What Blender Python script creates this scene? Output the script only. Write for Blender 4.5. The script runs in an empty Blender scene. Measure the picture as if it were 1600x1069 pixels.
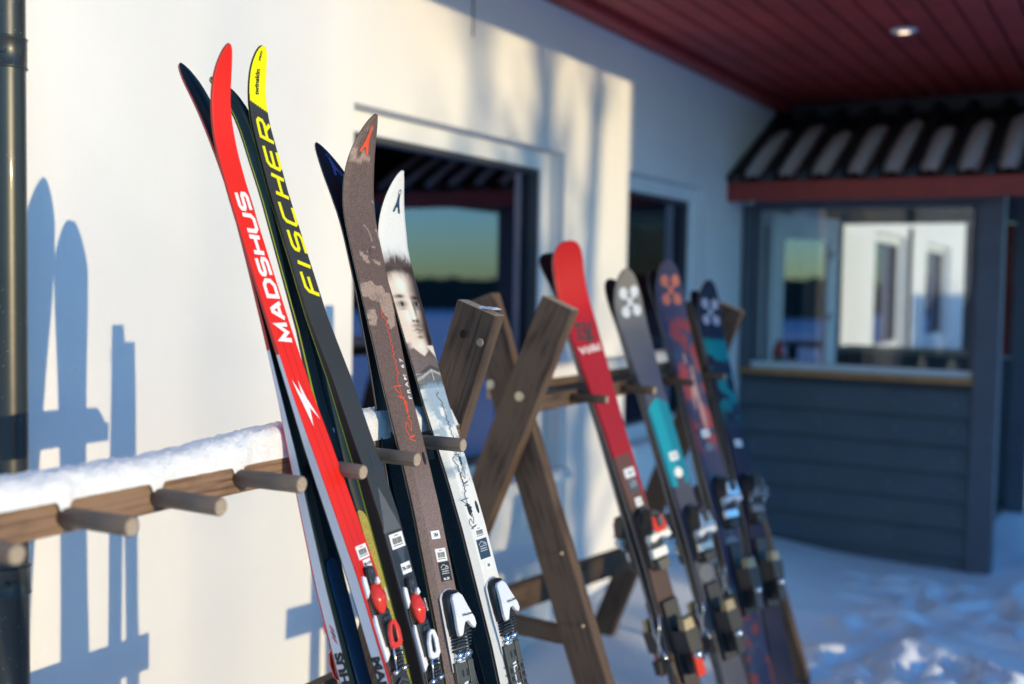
import bpy, bmesh, math, random
import numpy as np
from mathutils import Vector, Matrix
from mathutils import noise as mnoise
random.seed(7); rng = np.random.default_rng(11)
PI = math.pi; R = math.radians
SC = bpy.context.scene; COL = SC.collection

# ------------------------------------------------------------------ camera, sky, sun, exposure
YAW, TILT, ROLL = R(29.4), math.atan(94/1754), R(0.95)
fwd = Vector((-math.sin(YAW)*math.cos(TILT), math.cos(YAW)*math.cos(TILT), -math.sin(TILT)))
rgt = fwd.cross(Vector((0, 0, 1))).normalized(); upv = rgt.cross(fwd)
r2 = rgt*math.cos(ROLL)+upv*math.sin(ROLL); u2 = -rgt*math.sin(ROLL)+upv*math.cos(ROLL)
cam = bpy.data.cameras.new('camera'); camo = bpy.data.objects.new('camera', cam); COL.objects.link(camo)
camo.matrix_world = Matrix(((r2.x, u2.x, -fwd.x, 2.1), (r2.y, u2.y, -fwd.y, 0), (r2.z, u2.z, -fwd.z, 1.5), (0, 0, 0, 1)))
cam.sensor_width = 36; cam.lens = 36*1754/1600; cam.clip_start = .05; cam.clip_end = 2000
cam.dof.use_dof = True; cam.dof.focus_distance = 1.86; cam.dof.aperture_fstop = 2.05
SC.camera = camo
SUN_EL = 4.7
w = bpy.data.worlds.new('World'); SC.world = w; w.use_nodes = True
nt = w.node_tree; bg = nt.nodes['Background']; sky = nt.nodes.new('ShaderNodeTexSky')
sky.sky_type = 'NISHITA'; sky.sun_disc = False; sky.sun_elevation = R(SUN_EL); sky.sun_rotation = R(90)
sky.air_density = 1.0; sky.dust_density = 0.2; sky.ozone_density = 2.0
tint = nt.nodes.new('ShaderNodeMix'); tint.data_type = 'RGBA'; tint.blend_type = 'MULTIPLY'; tint.inputs[0].default_value = 1
tint.inputs[7].default_value = (.76, 1.62, 2.75, 1)      # camera white balance set for the low sun
nt.links.new(sky.outputs[0], tint.inputs[6]); nt.links.new(tint.outputs[2], bg.inputs[0]); bg.inputs[1].default_value = 0.15
sl = bpy.data.lights.new('sun', 'SUN'); sl.energy = 2.40; sl.angle = R(.5); sl.color = (1, .79, .45)
so = bpy.data.objects.new('sun', sl); COL.objects.link(so)
so.rotation_euler = Vector((math.cos(R(SUN_EL)), -.05, math.sin(R(SUN_EL)))).to_track_quat('Z', 'Y').to_euler()
SC.view_settings.view_transform = 'Standard'; SC.view_settings.look = 'None'
SC.view_settings.exposure = 0.50; SC.view_settings.gamma = 1; SC.view_settings.use_curve_mapping = False

# ------------------------------------------------------------------ materials
def lin(r, g, b):
    f = lambda c: (c/255)/12.92 if c/255 <= .04045 else ((c/255+.055)/1.055)**2.4
    return (f(r), f(g), f(b))
class NT:
    def __init__(s, name):
        s.m = bpy.data.materials.new(name); s.m.use_nodes = True; s.t = s.m.node_tree
        s.b = s.t.nodes['Principled BSDF']; s.out = s.t.nodes['Material Output']
    def n(s, typ, **kw):
        o = s.t.nodes.new(typ)
        for k, v in kw.items():
            if k[0] == '_': setattr(o, k[1:], v)
            else: o.inputs[k.replace('__', ' ')].default_value = v
        return o
    def l(s, a, b): s.t.links.new(a, b)
    def coord(s, scale, out='Object'):
        tc = s.n('ShaderNodeTexCoord'); mp = s.n('ShaderNodeMapping'); mp.inputs['Scale'].default_value = scale
        s.l(tc.outputs[out], mp.inputs['Vector']); return mp.outputs[0]
    def noise(s, vec, sc, det=4, rough=.55):
        o = s.n('ShaderNodeTexNoise', Scale=sc, Detail=det, Roughness=rough); s.l(vec, o.inputs['Vector']); return o.outputs['Fac']
    def ramp(s, fac, stops):
        o = s.n('ShaderNodeValToRGB'); e = o.color_ramp.elements
        while len(e) < len(stops): e.new(.5)
        for i, (p, c) in enumerate(stops): e[i].position = p; e[i].color = (*c, 1) if len(c) == 3 else c
        s.l(fac, o.inputs[0]); return o.outputs[0]
    def bump(s, h, st, dist=.01):
        o = s.n('ShaderNodeBump', Strength=st, Distance=dist); s.l(h, o.inputs['Height']); s.l(o.outputs[0], s.b.inputs['Normal']); return o
def mat(name, col, rough=.5, metal=0, var=0, vs=8, bump=0, bs=60, spec=None, coat=0):
    t = NT(name); t.b.inputs['Roughness'].default_value = rough; t.b.inputs['Metallic'].default_value = metal
    t.b.inputs['Base Color'].default_value = (*col, 1)
    if coat: t.b.inputs['Coat Weight'].default_value = coat; t.b.inputs['Coat Roughness'].default_value = .08
    if spec is not None: t.b.inputs['Specular IOR Level'].default_value = spec
    if var or bump: v = t.coord((1, 1, 1))
    if var:
        c = t.ramp(t.noise(v, vs), [(.3, tuple(x*(1-var) for x in col)), (.7, tuple(min(1, x*(1+var)) for x in col))]); t.l(c, t.b.inputs['Base Color'])
    if bump: t.bump(t.noise(v, bs), bump, .004)
    return t.m
def wood_mat(name, dark, mid, light, scl=1.0, bump=.5):
    t = NT(name); v = t.coord((2.0*scl, 7*scl, 7*scl))
    warp = t.noise(t.coord((3.5, 9, 9)), 2.2, 4)
    wv = t.n('ShaderNodeTexWave', Scale=2.2, Distortion=11.0, Detail=3.0); wv.bands_direction = 'Y'; wv.inputs['Detail Scale'].default_value = .55; t.l(v, wv.inputs['Vector'])
    fine = t.noise(t.coord((4, 150, 150)), 3.0, 5, .7)
    mx = t.n('ShaderNodeMath', _operation='MULTIPLY_ADD'); t.l(wv.outputs['Fac'], mx.inputs[0]); mx.inputs[1].default_value = .13; t.l(warp, mx.inputs[2])
    m2 = t.n('ShaderNodeMath', _operation='MULTIPLY_ADD'); t.l(fine, m2.inputs[0]); m2.inputs[1].default_value = .62; t.l(mx.outputs[0], m2.inputs[2])
    c = t.ramp(m2.outputs[0], [(.36, dark), (.66, mid), (.92, light)]); t.l(c, t.b.inputs['Base Color'])
    crk = t.n('ShaderNodeTexNoise', Scale=3.0, Detail=2.0); t.l(t.coord((1.6, 70, 70)), crk.inputs['Vector']); cm = t.ramp(crk.outputs['Fac'], [(.33, (.30, .28, .26)), (.40, (1, 1, 1))])
    mm = t.n('ShaderNodeMix', _data_type='RGBA', _blend_type='MULTIPLY'); mm.inputs[0].default_value = .8; t.l(c, mm.inputs[6]); t.l(cm, mm.inputs[7]); t.l(mm.outputs[2], t.b.inputs['Base Color'])
    t.b.inputs['Roughness'].default_value = .8; t.bump(m2.outputs[0], bump, .004); return t.m
M = {}
M['wood'] = wood_mat('weathered_wood', (.012, .006, .0035), (.046, .025, .015), (.115, .070, .042))
M['rail_wood'] = wood_mat('rail_wood', (.03, .014, .008), (.155, .082, .045), (.30, .18, .105), 1.6, .9)
M['peg_wood'] = wood_mat('peg_wood', (.035, .024, .016), (.105, .074, .052), (.20, .145, .105), 2.2, .5)
M['endgrain'] = mat('end_grain', (.36, .28, .20), .8, var=.25, vs=200, bump=.4, bs=300)
def snow_mat(name, bump=.5, dirt=0):
    t = NT(name); t.b.inputs['Base Color'].default_value = (.93, .94, .95, 1); t.b.inputs['Roughness'].default_value = .55
    t.b.inputs['Subsurface Weight'].default_value = .0
    v = t.coord((1, 1, 1)); a = t.noise(v, 260, 3); b = t.noise(v, 38, 4)
    m = t.n('ShaderNodeMath', _operation='MULTIPLY_ADD'); t.l(a, m.inputs[0]); m.inputs[1].default_value = .35; t.l(b, m.inputs[2]); t.bump(m.outputs[0], bump, .008)
    if dirt:
        c = t.ramp(t.noise(t.coord((1, 1, 1)), 5, 5, .6), [(.0, (.93, .94, .95)), (.70, (.93, .94, .95)), (.80, (.66, .60, .53))]); t.l(c, t.b.inputs['Base Color'])
    return t.m
M['snow'] = snow_mat('snow', .9); M['snow'].node_tree.nodes['Principled BSDF'].inputs['Base Color'].default_value = (.83, .82, .81, 1); M['ground_snow'] = snow_mat('ground_snow', .8, 1)
def render_wall():
    t = NT('white_render'); v = t.coord((1, 1, 1))
    c = t.ramp(t.noise(v, 1.3, 5), [(.3, (.77, .76, .74)), (.7, (.84, .83, .81))]); t.l(c, t.b.inputs['Base Color']); t.b.inputs['Roughness'].default_value = .85
    mk = t.ramp(t.noise(v, 7, 8, .75), [(.24, (.86, .84, .80)), (.36, (1, 1, 1))]); m3 = t.n('ShaderNodeMix', _data_type='RGBA', _blend_type='MULTIPLY'); m3.inputs[0].default_value = .7; t.l(c, m3.inputs[6]); t.l(mk, m3.inputs[7]); t.l(m3.outputs[2], t.b.inputs['Base Color'])
    t.bump(t.noise(v, 130, 5, .7), .55, .003); return t.m
M['wall'] = render_wall()
M['white_trim'] = mat('white_trim', (.80, .80, .79), .45, var=.04)
M['soffit'] = mat('red_soffit_paint', (.33, .030, .028), .55, var=.2, vs=3)
M['soffit_gap'] = mat('dark_gap', (.01, .005, .005), .9)
M['fascia'] = mat('red_fascia_paint', (.33, .035, .025), .5, var=.1)
M['navy'] = mat('navy_siding', (.085, .10, .115), .6, var=.1, vs=4)
M['navy_post'] = mat('navy_post', (.11, .11, .13), .6, var=.08)
M['tile'] = mat('black_roof_tile', (.018, .018, .02), .55, var=.2)
M['sill'] = mat('oiled_sill', (.50, .21, .06), .5, var=.2, vs=12)
M['pipe'] = mat('black_pipe', (.035, .04, .042), .27, .0, var=.25, vs=40, bump=.08, bs=20, coat=.6)
M['dark'] = mat('black_plastic', (.022, .022, .024), .38, bump=.1, bs=300)
M['darkgrey'] = mat('grey_plastic', (.06, .062, .066), .45)
M['gunmetal'] = mat('bronze_grey_plastic', (.10, .095, .08), .38, .3)
M['chrome'] = mat('chrome', (.75, .75, .75), .18, 1)
M['steel'] = mat('steel_edge', (.5, .5, .5), .3, 1)
M['redp'] = mat('red_plastic', (.72, .035, .012), .28, coat=.3)
M['whitep'] = mat('white_plastic', (.80, .80, .80), .3, coat=.2)
M['paper'] = mat('label_paper', (.82, .82, .80), .55)
M['ink'] = mat('black_ink', (.012, .012, .014), .5)
M['navyink'] = mat('navy_ink', (.02, .05, .09), .5)
M['yellow'] = mat('yellow_print', (.86, .78, .0), .42)
M['orange'] = mat('orange_print', (.80, .09, .02), .5)
M['whiteprint'] = mat('white_print', (.82, .80, .76), .45)
M['base_blue'] = mat('glide_base', (.006, .020, .027), .5, var=.2, vs=20, spec=.25)
M['base_black'] = mat('black_base', (.008, .009, .011), .32)
M['skin'] = mat('blue_skin', (.01, .05, .11), .95, var=.25, vs=400, bump=.5, bs=800)
M['skin_y'] = mat('yellow_skin', (.42, .36, .09), .95, var=.3, vs=300, bump=.5, bs=700)
M['side_white'] = mat('white_sidewall', (.62, .63, .66), .4)
M['side_brown'] = mat('brown_sidewall', (.028, .020, .016), .45)
M['redside'] = mat('red_sidewall', (.45, .02, .015), .4)
M['lime'] = mat('lime_edge', (.55, .62, .01), .4)
M['side_grey'] = mat('grey_sidewall', (.16, .16, .17), .35, .3)
M['tan_metal'] = mat('tan_metal', (.34, .28, .18), .4, .5)
M['brass'] = mat('brass_bolt', (.62, .52, .34), .35, .6)
M['room'] = mat('room_paint', (.30, .31, .32), .9)
M['room_light'] = mat('pale_furniture', (.84, .82, .72), .6)
M['blue_box'] = mat('blue_box', (.03, .16, .42), .5)
M['blue_dark'] = mat('blue_dark', (.05, .10, .2), .6)
M['green'] = mat('green_paint', (.0, .35, .08), .5)
M['barnred'] = mat('barn_red', (.28, .05, .035), .8, var=.15)
M['bark'] = mat('birch_bark', (.30, .27, .25), .85, var=.5, vs=14)
M['spruce'] = mat('spruce_needles', (.035, .055, .035), .9, var=.3)
def pipe_mat():
    t = NT('speckled_black_pipe'); t.b.inputs['Roughness'].default_value = .36; t.b.inputs['Coat Weight'].default_value = .1; v = t.coord((1, 1, 1))
    vo = t.n('ShaderNodeTexVoronoi', Scale=95.0); t.l(v, vo.inputs['Vector']); th = t.n('ShaderNodeMath', _operation='LESS_THAN'); t.l(vo.outputs['Distance'], th.inputs[0]); th.inputs[1].default_value = .085
    gt = t.n('ShaderNodeMath', _operation='GREATER_THAN'); t.l(t.noise(v, 9, 3), gt.inputs[0]); gt.inputs[1].default_value = .5
    ml = t.n('ShaderNodeMath', _operation='MULTIPLY'); t.l(th.outputs[0], ml.inputs[0]); t.l(gt.outputs[0], ml.inputs[1])
    mx = t.n('ShaderNodeMix', _data_type='RGBA'); t.l(ml.outputs[0], mx.inputs[0]); mx.inputs[6].default_value = (.022, .028, .028, 1); mx.inputs[7].default_value = (.32, .32, .30, 1)
    t.l(mx.outputs[2], t.b.inputs['Base Color']); t.bump(t.noise(v, 14, 3), .12, .004); return t.m
M['pipe'] = pipe_mat()
def glass_mat():
    t = NT('window_glass'); t.t.nodes.remove(t.b)
    tr = t.n('ShaderNodeBsdfTransparent'); tr.inputs[0].default_value = (.62, .78, .80, 1)
    gl = t.n('ShaderNodeBsdfGlossy'); gl.inputs['Color'].default_value = (.78, .76, 1, 1); gl.inputs['Roughness'].default_value = .0
    fr = t.n('ShaderNodeFresnel', IOR=3.1); mx = t.n('ShaderNodeMixShader')
    t.l(fr.outputs[0], mx.inputs[0]); t.l(tr.outputs[0], mx.inputs[1]); t.l(gl.outputs[0], mx.inputs[2]); t.l(mx.outputs[0], t.out.inputs[0]); return t.m
M['glass'] = glass_mat()
def clear_glass():
    t = NT('clear_glass'); t.t.nodes.remove(t.b)
    tr = t.n('ShaderNodeBsdfTransparent'); tr.inputs[0].default_value = (.93, .95, .95, 1)
    gl = t.n('ShaderNodeBsdfGlossy'); gl.inputs['Roughness'].default_value = .0
    fr = t.n('ShaderNodeFresnel', IOR=1.5); mx = t.n('ShaderNodeMixShader')
    t.l(fr.outputs[0], mx.inputs[0]); t.l(tr.outputs[0], mx.inputs[1]); t.l(gl.outputs[0], mx.inputs[2]); t.l(mx.outputs[0], t.out.inputs[0]); return t.m
M['clear'] = clear_glass()
def col_mat(name, rough=.4, speck=0, coat=0, weave=0, vs=1200):
    t = NT(name); a = t.n('ShaderNodeVertexColor'); a.layer_name = 'Col'; src = a.outputs[0]
    if speck:
        nz = t.noise(t.coord((1, 1, 1)), 420, 3, .8)
        r = t.ramp(nz, [(.36, (1-speck,)*3), (.64, (1+speck, 1+speck, 1+speck))])
        mm = t.n('ShaderNodeMix', _data_type='RGBA', _blend_type='MULTIPLY'); mm.inputs[0].default_value = 1
        t.l(src, mm.inputs[6]); t.l(r, mm.inputs[7]); src = mm.outputs[2]
    sc = t.ramp(t.noise(t.coord((60, 60, 5)), 9, 4, .7), [(.27, (.80, .80, .80)), (.36, (1, 1, 1)), (.74, (1, 1, 1)), (.82, (1.18, 1.18, 1.18))])
    wm = t.n('ShaderNodeMix', _data_type='RGBA', _blend_type='MULTIPLY'); wm.inputs[0].default_value = .8; t.l(src, wm.inputs[6]); t.l(sc, wm.inputs[7]); src = wm.outputs[2]
    rr_ = t.n('ShaderNodeMapRange'); t.l(t.noise(t.coord((1, 1, 1)), 22, 5, .7), rr_.inputs[0]); rr_.inputs[3].default_value = rough*.65; rr_.inputs[4].default_value = rough*1.5; t.l(rr_.outputs[0], t.b.inputs['Roughness'])
    t.l(src, t.b.inputs['Base Color'])
    t.b.inputs['Specular IOR Level'].default_value = .22
    if coat: t.b.inputs['Coat Weight'].default_value = coat; t.b.inputs['Coat Roughness'].default_value = .1
    if speck or weave: t.bump(t.noise(t.coord((1, 1, 1)), 900, 3), .12, .001)
    return t.m
M['print_gloss'] = col_mat('printed_top_gloss', .42)
M['print_matt'] = col_mat('printed_top_matt', .5, .35)
M['print_dark'] = col_mat('printed_top_dark', .42, .12)
M['print_white'] = col_mat('printed_top_white', .42, .05)

# ------------------------------------------------------------------ object helpers
def prop(o, label=None, cat=None, group=None, kind=None):
    if label: o['label'] = label
    if cat: o['category'] = cat
    if group: o['group'] = group
    if kind: o['kind'] = kind
    return o
def thing(name, label, cat, group=None, loc=(0, 0, 0)):
    o = bpy.data.objects.new(name, None); COL.objects.link(o); o.location = loc; o.empty_display_size = .1
    return prop(o, label, cat, group)
def link(name, me, parent=None, mats=None):
    o = bpy.data.objects.new(name, me); COL.objects.link(o)
    if parent is not None:
        o.parent = parent; p = parent; off = Vector((0, 0, 0))
        while p is not None: off += p.location; p = p.parent
        o.location = -off       # meshes are written in world coordinates
    if mats:
        for m in (mats if isinstance(mats, (list, tuple)) else [mats]): me.materials.append(m)
    return o
def bmobj(name, bm, m, parent=None, smooth=False, bevel=0, seg=2):
    bmesh.ops.recalc_face_normals(bm, faces=bm.faces)
    me = bpy.data.meshes.new(name); bm.to_mesh(me); bm.free()
    if smooth:
        for p in me.polygons: p.use_smooth = True
    o = link(name, me, parent, m)
    if bevel:
        b = o.modifiers.new('bevel', 'BEVEL'); b.width = bevel; b.segments = seg; b.limit_method = 'ANGLE'; b.angle_limit = R(40)
    return o
def box(bm, x0, x1, y0, y1, z0, z1):
    vs = [bm.verts.new((x, y, z)) for x in (x0, x1) for y in (y0, y1) for z in (z0, z1)]
    for f in ((0, 1, 3, 2), (4, 6, 7, 5), (0, 4, 5, 1), (2, 3, 7, 6), (0, 2, 6, 4), (1, 5, 7, 3)): bm.faces.new([vs[i] for i in f])
def boxobj(name, x0, x1, y0, y1, z0, z1, m, parent=None, bevel=0):
    bm = bmesh.new(); box(bm, x0, x1, y0, y1, z0, z1); return bmobj(name, bm, m, parent, bevel=bevel)
def tube(bm, pts, r, n=12, cap=True, f=None):
    pts = [Vector(p) for p in pts]; rings = []
    for i, p in enumerate(pts):
        d = (pts[min(i+1, len(pts)-1)]-pts[max(i-1, 0)]).normalized()
        a = d.orthogonal().normalized() if i == 0 else (a-d*a.dot(d)).normalized()
        b = d.cross(a); rr = r[i] if isinstance(r, (list, tuple)) else r
        rings.append([bm.verts.new(p+(a*math.cos(2*PI*k/n)+b*math.sin(2*PI*k/n))*rr) for k in range(n)])
    for i in range(len(rings)-1):
        for k in range(n): bm.faces.new((rings[i][k], rings[i][(k+1) % n], rings[i+1][(k+1) % n], rings[i+1][k]))
    if cap: bm.faces.new(rings[0][::-1]); bm.faces.new(rings[-1])
def board(name, p0, p1, wid, thk, side, m, parent, end=None, bevel=.003, chips=0):
    """A timber from p0 to p1; local X runs along it (for the grain)."""
    p0 = Vector(p0); p1 = Vector(p1); ax = (p1-p0); L = ax.length; ax.normalize()
    s = Vector(side); s = (s-ax*s.dot(ax)).normalized(); t = ax.cross(s)
    bm = bmesh.new(); nseg = 14
    rnd = random.Random(hash(name) % 97+int(L*1000))
    rows = []
    for i in range(nseg+1):
        x = L*i/nseg; j = lambda: rnd.uniform(-.0012, .0012)
        rows.append([bm.verts.new((x, a*wid/2+j(), b*thk/2+j())) for a, b in ((-1, -1), (1, -1), (1, 1), (-1, 1))])
    for i in range(nseg):
        for k in range(4): bm.faces.new((rows[i][k], rows[i][(k+1) % 4], rows[i+1][(k+1) % 4], rows[i+1][k]))
    e = [bm.faces.new(rows[0][::-1]), bm.faces.new(rows[-1])]
    bmesh.ops.recalc_face_normals(bm, faces=bm.faces)
    if end is not None:
        for f in e: f.material_index = 1
    me = bpy.data.meshes.new(name); bm.to_mesh(me); bm.free(); me.materials.append(m)
    if end is not None: me.materials.append(end)
    o = bpy.data.objects.new(name, me); COL.objects.link(o)
    mw = Matrix(((ax.x, s.x, t.x, p0.x), (ax.y, s.y, t.y, p0.y), (ax.z, s.z, t.z, p0.z), (0, 0, 0, 1)))
    if parent is not None: o.parent = parent; mw = Matrix.Translation(-parent.location) @ mw
    o.matrix_local = mw
    if bevel:
        b = o.modifiers.new('bevel', 'BEVEL'); b.width = bevel; b.segments = 2; b.limit_method = 'ANGLE'; b.angle_limit = R(40)
    return o

# ------------------------------------------------------------------ ground
def snow_height(x, y):
    h = .035*np.sin(x*1.7+y*.6)*np.sin(y*1.3-.4*x) + .05*np.exp(-((x-.1)/.5)**2)
    h = h + .11*np.exp(-((x-.25)/.45)**2-((y-4.9)/1.0)**2)
    return h-.01
def make_ground():
    xs = np.concatenate([[-300, -60, -20, -8, -3, -.6], np.arange(-.2, 5.0, .035), [5.3, 6, 8, 12, 20, 40, 90, 300]])
    ys = np.concatenate([[-300, -60, -15, -5, -2], np.arange(-.5, 7.2, .035), [7.6, 8.2, 9, 10, 12, 16, 24, 50, 100, 320]])
    X, Y = np.meshgrid(xs, ys, indexing='ij')
    Z = snow_height(X, Y)
    fr = [(rng.uniform(2, 16), rng.uniform(0, 2*PI), rng.uniform(0, 2*PI)) for _ in range(44)]
    N = np.zeros_like(X)
    for f, a, p in fr: N += np.sin(f*(X*math.cos(a)+Y*math.sin(a))+p+1.4*np.sin(.5*f*(X*math.sin(a)-Y*math.cos(a))))/f**.55
    mask = ((X > -.3) & (X < 5.2) & (Y > -.6) & (Y < 7.3)).astype(float)
    path = np.clip((X-.7)/.6, .15, 1)
    Z = Z+mask*path*(.0065*N+.012*np.abs(N)*(rng.random(X.shape)-.5)*.18)
    # trodden foot holes
    for _ in range(260):
        cx, cy, a = rng.uniform(.9, 4.5), rng.uniform(2.2, 6.2), rng.uniform(0, PI)
        u = (X-cx)*math.cos(a)+(Y-cy)*math.sin(a); v = -(X-cx)*math.sin(a)+(Y-cy)*math.cos(a)
        q = (u/.14)**2+(v/.055)**2
        Z -= mask*rng.uniform(.02, .05)*np.exp(-q**2)-mask*.016*np.exp(-((np.sqrt(q)-1.5)/.4)**2)
    Z = np.where(np.abs(X) > 20, -.3, Z)
    nx, ny = X.shape; V = np.stack([X, Y, Z], -1).reshape(-1, 3)
    i = np.arange(nx-1)[:, None]*ny+np.arange(ny-1)[None]; F = np.stack([i, i+ny, i+ny+1, i+1], -1).reshape(-1, 4)
    me = bpy.data.meshes.new('snow_ground'); me.from_pydata(V.tolist(), [], F.tolist())
    for p in me.polygons: p.use_smooth = True
    prop(link('snow_ground', me, None, M['ground_snow']), kind='structure')
make_ground()

# ------------------------------------------------------------------ white house wall (plane x=0), windows, canopy
house = thing('white_house', 'long white rendered house wall with dark glazed windows behind the ski racks', 'house')
WINS = [(2.735, 4.145, .735, 2.032), (4.80, 5.86, .735, 2.02), (6.95, 7.62, .06, 2.0), (10.25, 11.75, .9, 2.0), (12.9, 14.6, .9, 2.0)]
def wall_with_holes(name, x0, x1, y0, y1, z0, z1, holes, m, parent):
    bm = bmesh.new(); ys = sorted({y0, y1, *[h[0] for h in holes], *[h[1] for h in holes]})
    for a, b in zip(ys[:-1], ys[1:]):
        h = [q for q in holes if q[0] <= a+1e-6 and q[1] >= b-1e-6]
        if h: box(bm, x0, x1, a, b, z0, h[0][2]) if h[0][2] > z0 else None; box(bm, x0, x1, a, b, h[0][3], z1)
        else: box(bm, x0, x1, a, b, z0, z1)
    bmesh.ops.remove_doubles(bm, verts=bm.verts, dist=1e-5)
    # drop the doubled inner faces between neighbouring blocks
    seen = {}
    for f in list(bm.faces):
        k = tuple(sorted(v.index for v in f.verts)); seen.setdefault(k, []).append(f)
    bm.verts.index_update(); seen = {}
    for f in bm.faces: seen.setdefault(tuple(sorted(v.index for v in f.verts)), []).append(f)
    dead = [f for g in seen.values() if len(g) > 1 for f in g]
    bmesh.ops.delete(bm, geom=dead, context='FACES_ONLY')
    return bmobj(name, bm, m, parent)
wall_with_holes('wall', -.22, 0, -9, 20, -.3, 3.3, WINS, M['wall'], house)
# a hairline control joint in the render
boxobj('control_joint', .0002, .002, 3.404, 3.412, 2.36, 3.2, M['darkgrey'], house)
for (a, b, c, d) in WINS:
    win = bpy.data.objects.new('window', None); COL.objects.link(win); win.parent = house
    bm = bmesh.new(); x0, x1 = -.155, -.070; fw = .072
    if c < .1: fw = .10
    box(bm, x0, x1, a, b, d-fw, d); box(bm, x0, x1, a, b, c, c+fw); box(bm, x0, x1, a, a+fw, c+fw, d-fw); box(bm, x0, x1, b-fw, b, c+fw, d-fw)
    bmobj('frame', bm, M['white_trim'], win, bevel=.004)
    bm = bmesh.new(); e = .016; A, B, C_, D = a+fw, b-fw, c+fw, d-fw
    box(bm, x0+.01, x1-.012, A, B, D-e, D); box(bm, x0+.01, x1-.012, A, B, C_, C_+e); box(bm, x0+.01, x1-.012, A, A+e, C_+e, D-e); box(bm, x0+.01, x1-.012, B-e, B, C_+e, D-e)
    bmobj('gasket', bm, M['darkgrey'], win)
    boxobj('pane', -.122, -.118, A+e, B-e, C_+e, D-e, M['glass'], win)
    if c > .1:
        bm = bmesh.new(); box(bm, -.070, .045, a+.001, b-.001, c-.012, c+.001); box(bm, .002, .045, a-.03, b+.03, c-.045, c-.013)
        bmobj('sill', bm, M['white_trim'], win, bevel=.003)
# room behind the first two windows, with far windows in its back wall
wall_with_holes('back_wall', -6.2, -6.1, -3.2, 14.3, 0, 2.7, [(8.2, 9.9, 1.25, 2.15), (10.6, 12.6, 1.35, 2.0), (13.0, 14.1, 1.3, 2.1)], M['room'], house)
boxobj('room_floor', -6.1, -.23, -3.2, 14.3, -.05, .0, M['room'], house)
boxobj('room_ceiling', -6.1, -.23, -3.2, 14.3, 2.7, 2.8, M['room'], house)
boxobj('room_end', -6.1, -.23, -3.35, -3.2, 0, 2.7, M['room'], house)
boxobj('room_partition', -3.2, -.23, 6.30, 6.40, 0, 2.7, M['room'], house)
boxobj('room_far_end', -6.1, -.23, 14.3, 14.4, 0, 2.7, M['room'], house)
boxobj('roof_deck', -6.4, .0, -9, 20, 3.31, 3.5, M['tile'], house)
# things standing inside the room, lit through the glass
cb = thing('counter', 'pale counter standing inside behind the large window', 'counter', loc=(-.8, 3.6, 0))
boxobj('counter_top', -1.05, -.50, 2.85, 4.5, 1.285, 1.31, M['room_light'], cb); boxobj('counter_front', -1.0, -.54, 2.9, 4.45, 0, 1.284, M['room_light'], cb)
for i, (ya, yb, z0, z1, mm, lb) in enumerate([(3.52, 3.68, .3, 1.28, 'blue_dark', 'wide dark blue panel on the pale counter front behind the brown ski'), (3.95, 4.02, .6, 1.27, 'blue_box', 'narrow blue panel on the counter front beside the rack post'), (4.12, 4.22, .90, 1.04, 'blue_box', 'small bright blue box shape low on the counter front'), (3.36, 3.50, 1.06, 1.11, 'redp', 'small red sign on the pale counter front')]):
    prop(boxobj('notice_panel', -.538, -.525, ya, yb, z0, z1, M[mm], None), lb, 'panel')

canopy = bpy.data.objects.new('canopy', None); COL.objects.link(canopy); canopy.parent = house
CY0, CY1, CX1 = 2.75, 8.6, 2.32
pitch = .116; x = .11; k = 0
while x < CX1-.02:
    boxobj('soffit_board', x+.006, min(x+pitch-.006, CX1), CY0, CY1, 2.640+random.uniform(-.0006, .0006), 2.664, M['soffit'], canopy, bevel=.003); x += pitch
boxobj('board_backing', .0, CX1, CY0, CY1, 2.666, 2.70, M['soffit_gap'], canopy)
boxobj('wall_beam', .002, .105, CY0, CY1, 2.60, 2.656, M['soffit'], canopy, bevel=.012)
boxobj('edge_fascia', CX1+.001, CX1+.03, CY0-.03, CY1, 2.615, 2.80, M['fascia'], canopy, bevel=.002)
boxobj('end_fascia', .0, CX1, CY0-.03, CY0-.001, 2.60, 2.80, M['fascia'], canopy, bevel=.002)
boxobj('roof_sheet', .001, CX1+.06, CY0-.06, CY1, 2.801, 2.83, M['tile'], canopy)
dl = thing('ceiling_light', 'small round white downlight recessed in the dark red soffit', 'light', loc=(1.121, 5.222, 2.63))
bm = bmesh.new(); tube(bm, [(1.121, 5.222, 2.639), (1.121, 5.222, 2.630)], [.058, .052], 32); bmobj('trim_ring', bm, M['whitep'], dl, True)
bm = bmesh.new(); tube(bm, [(1.121, 5.222, 2.6298), (1.121, 5.222, 2.6280)], .024, 24)
em = NT('warm_lamp_lens'); em.b.inputs['Emission Color'].default_value = (1, .72, .45, 1); em.b.inputs['Emission Strength'].default_value = 1.6; em.b.inputs['Base Color'].default_value = (.8, .7, .6, 1)
bmobj('lens', bm, em.m, dl, True)

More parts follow.
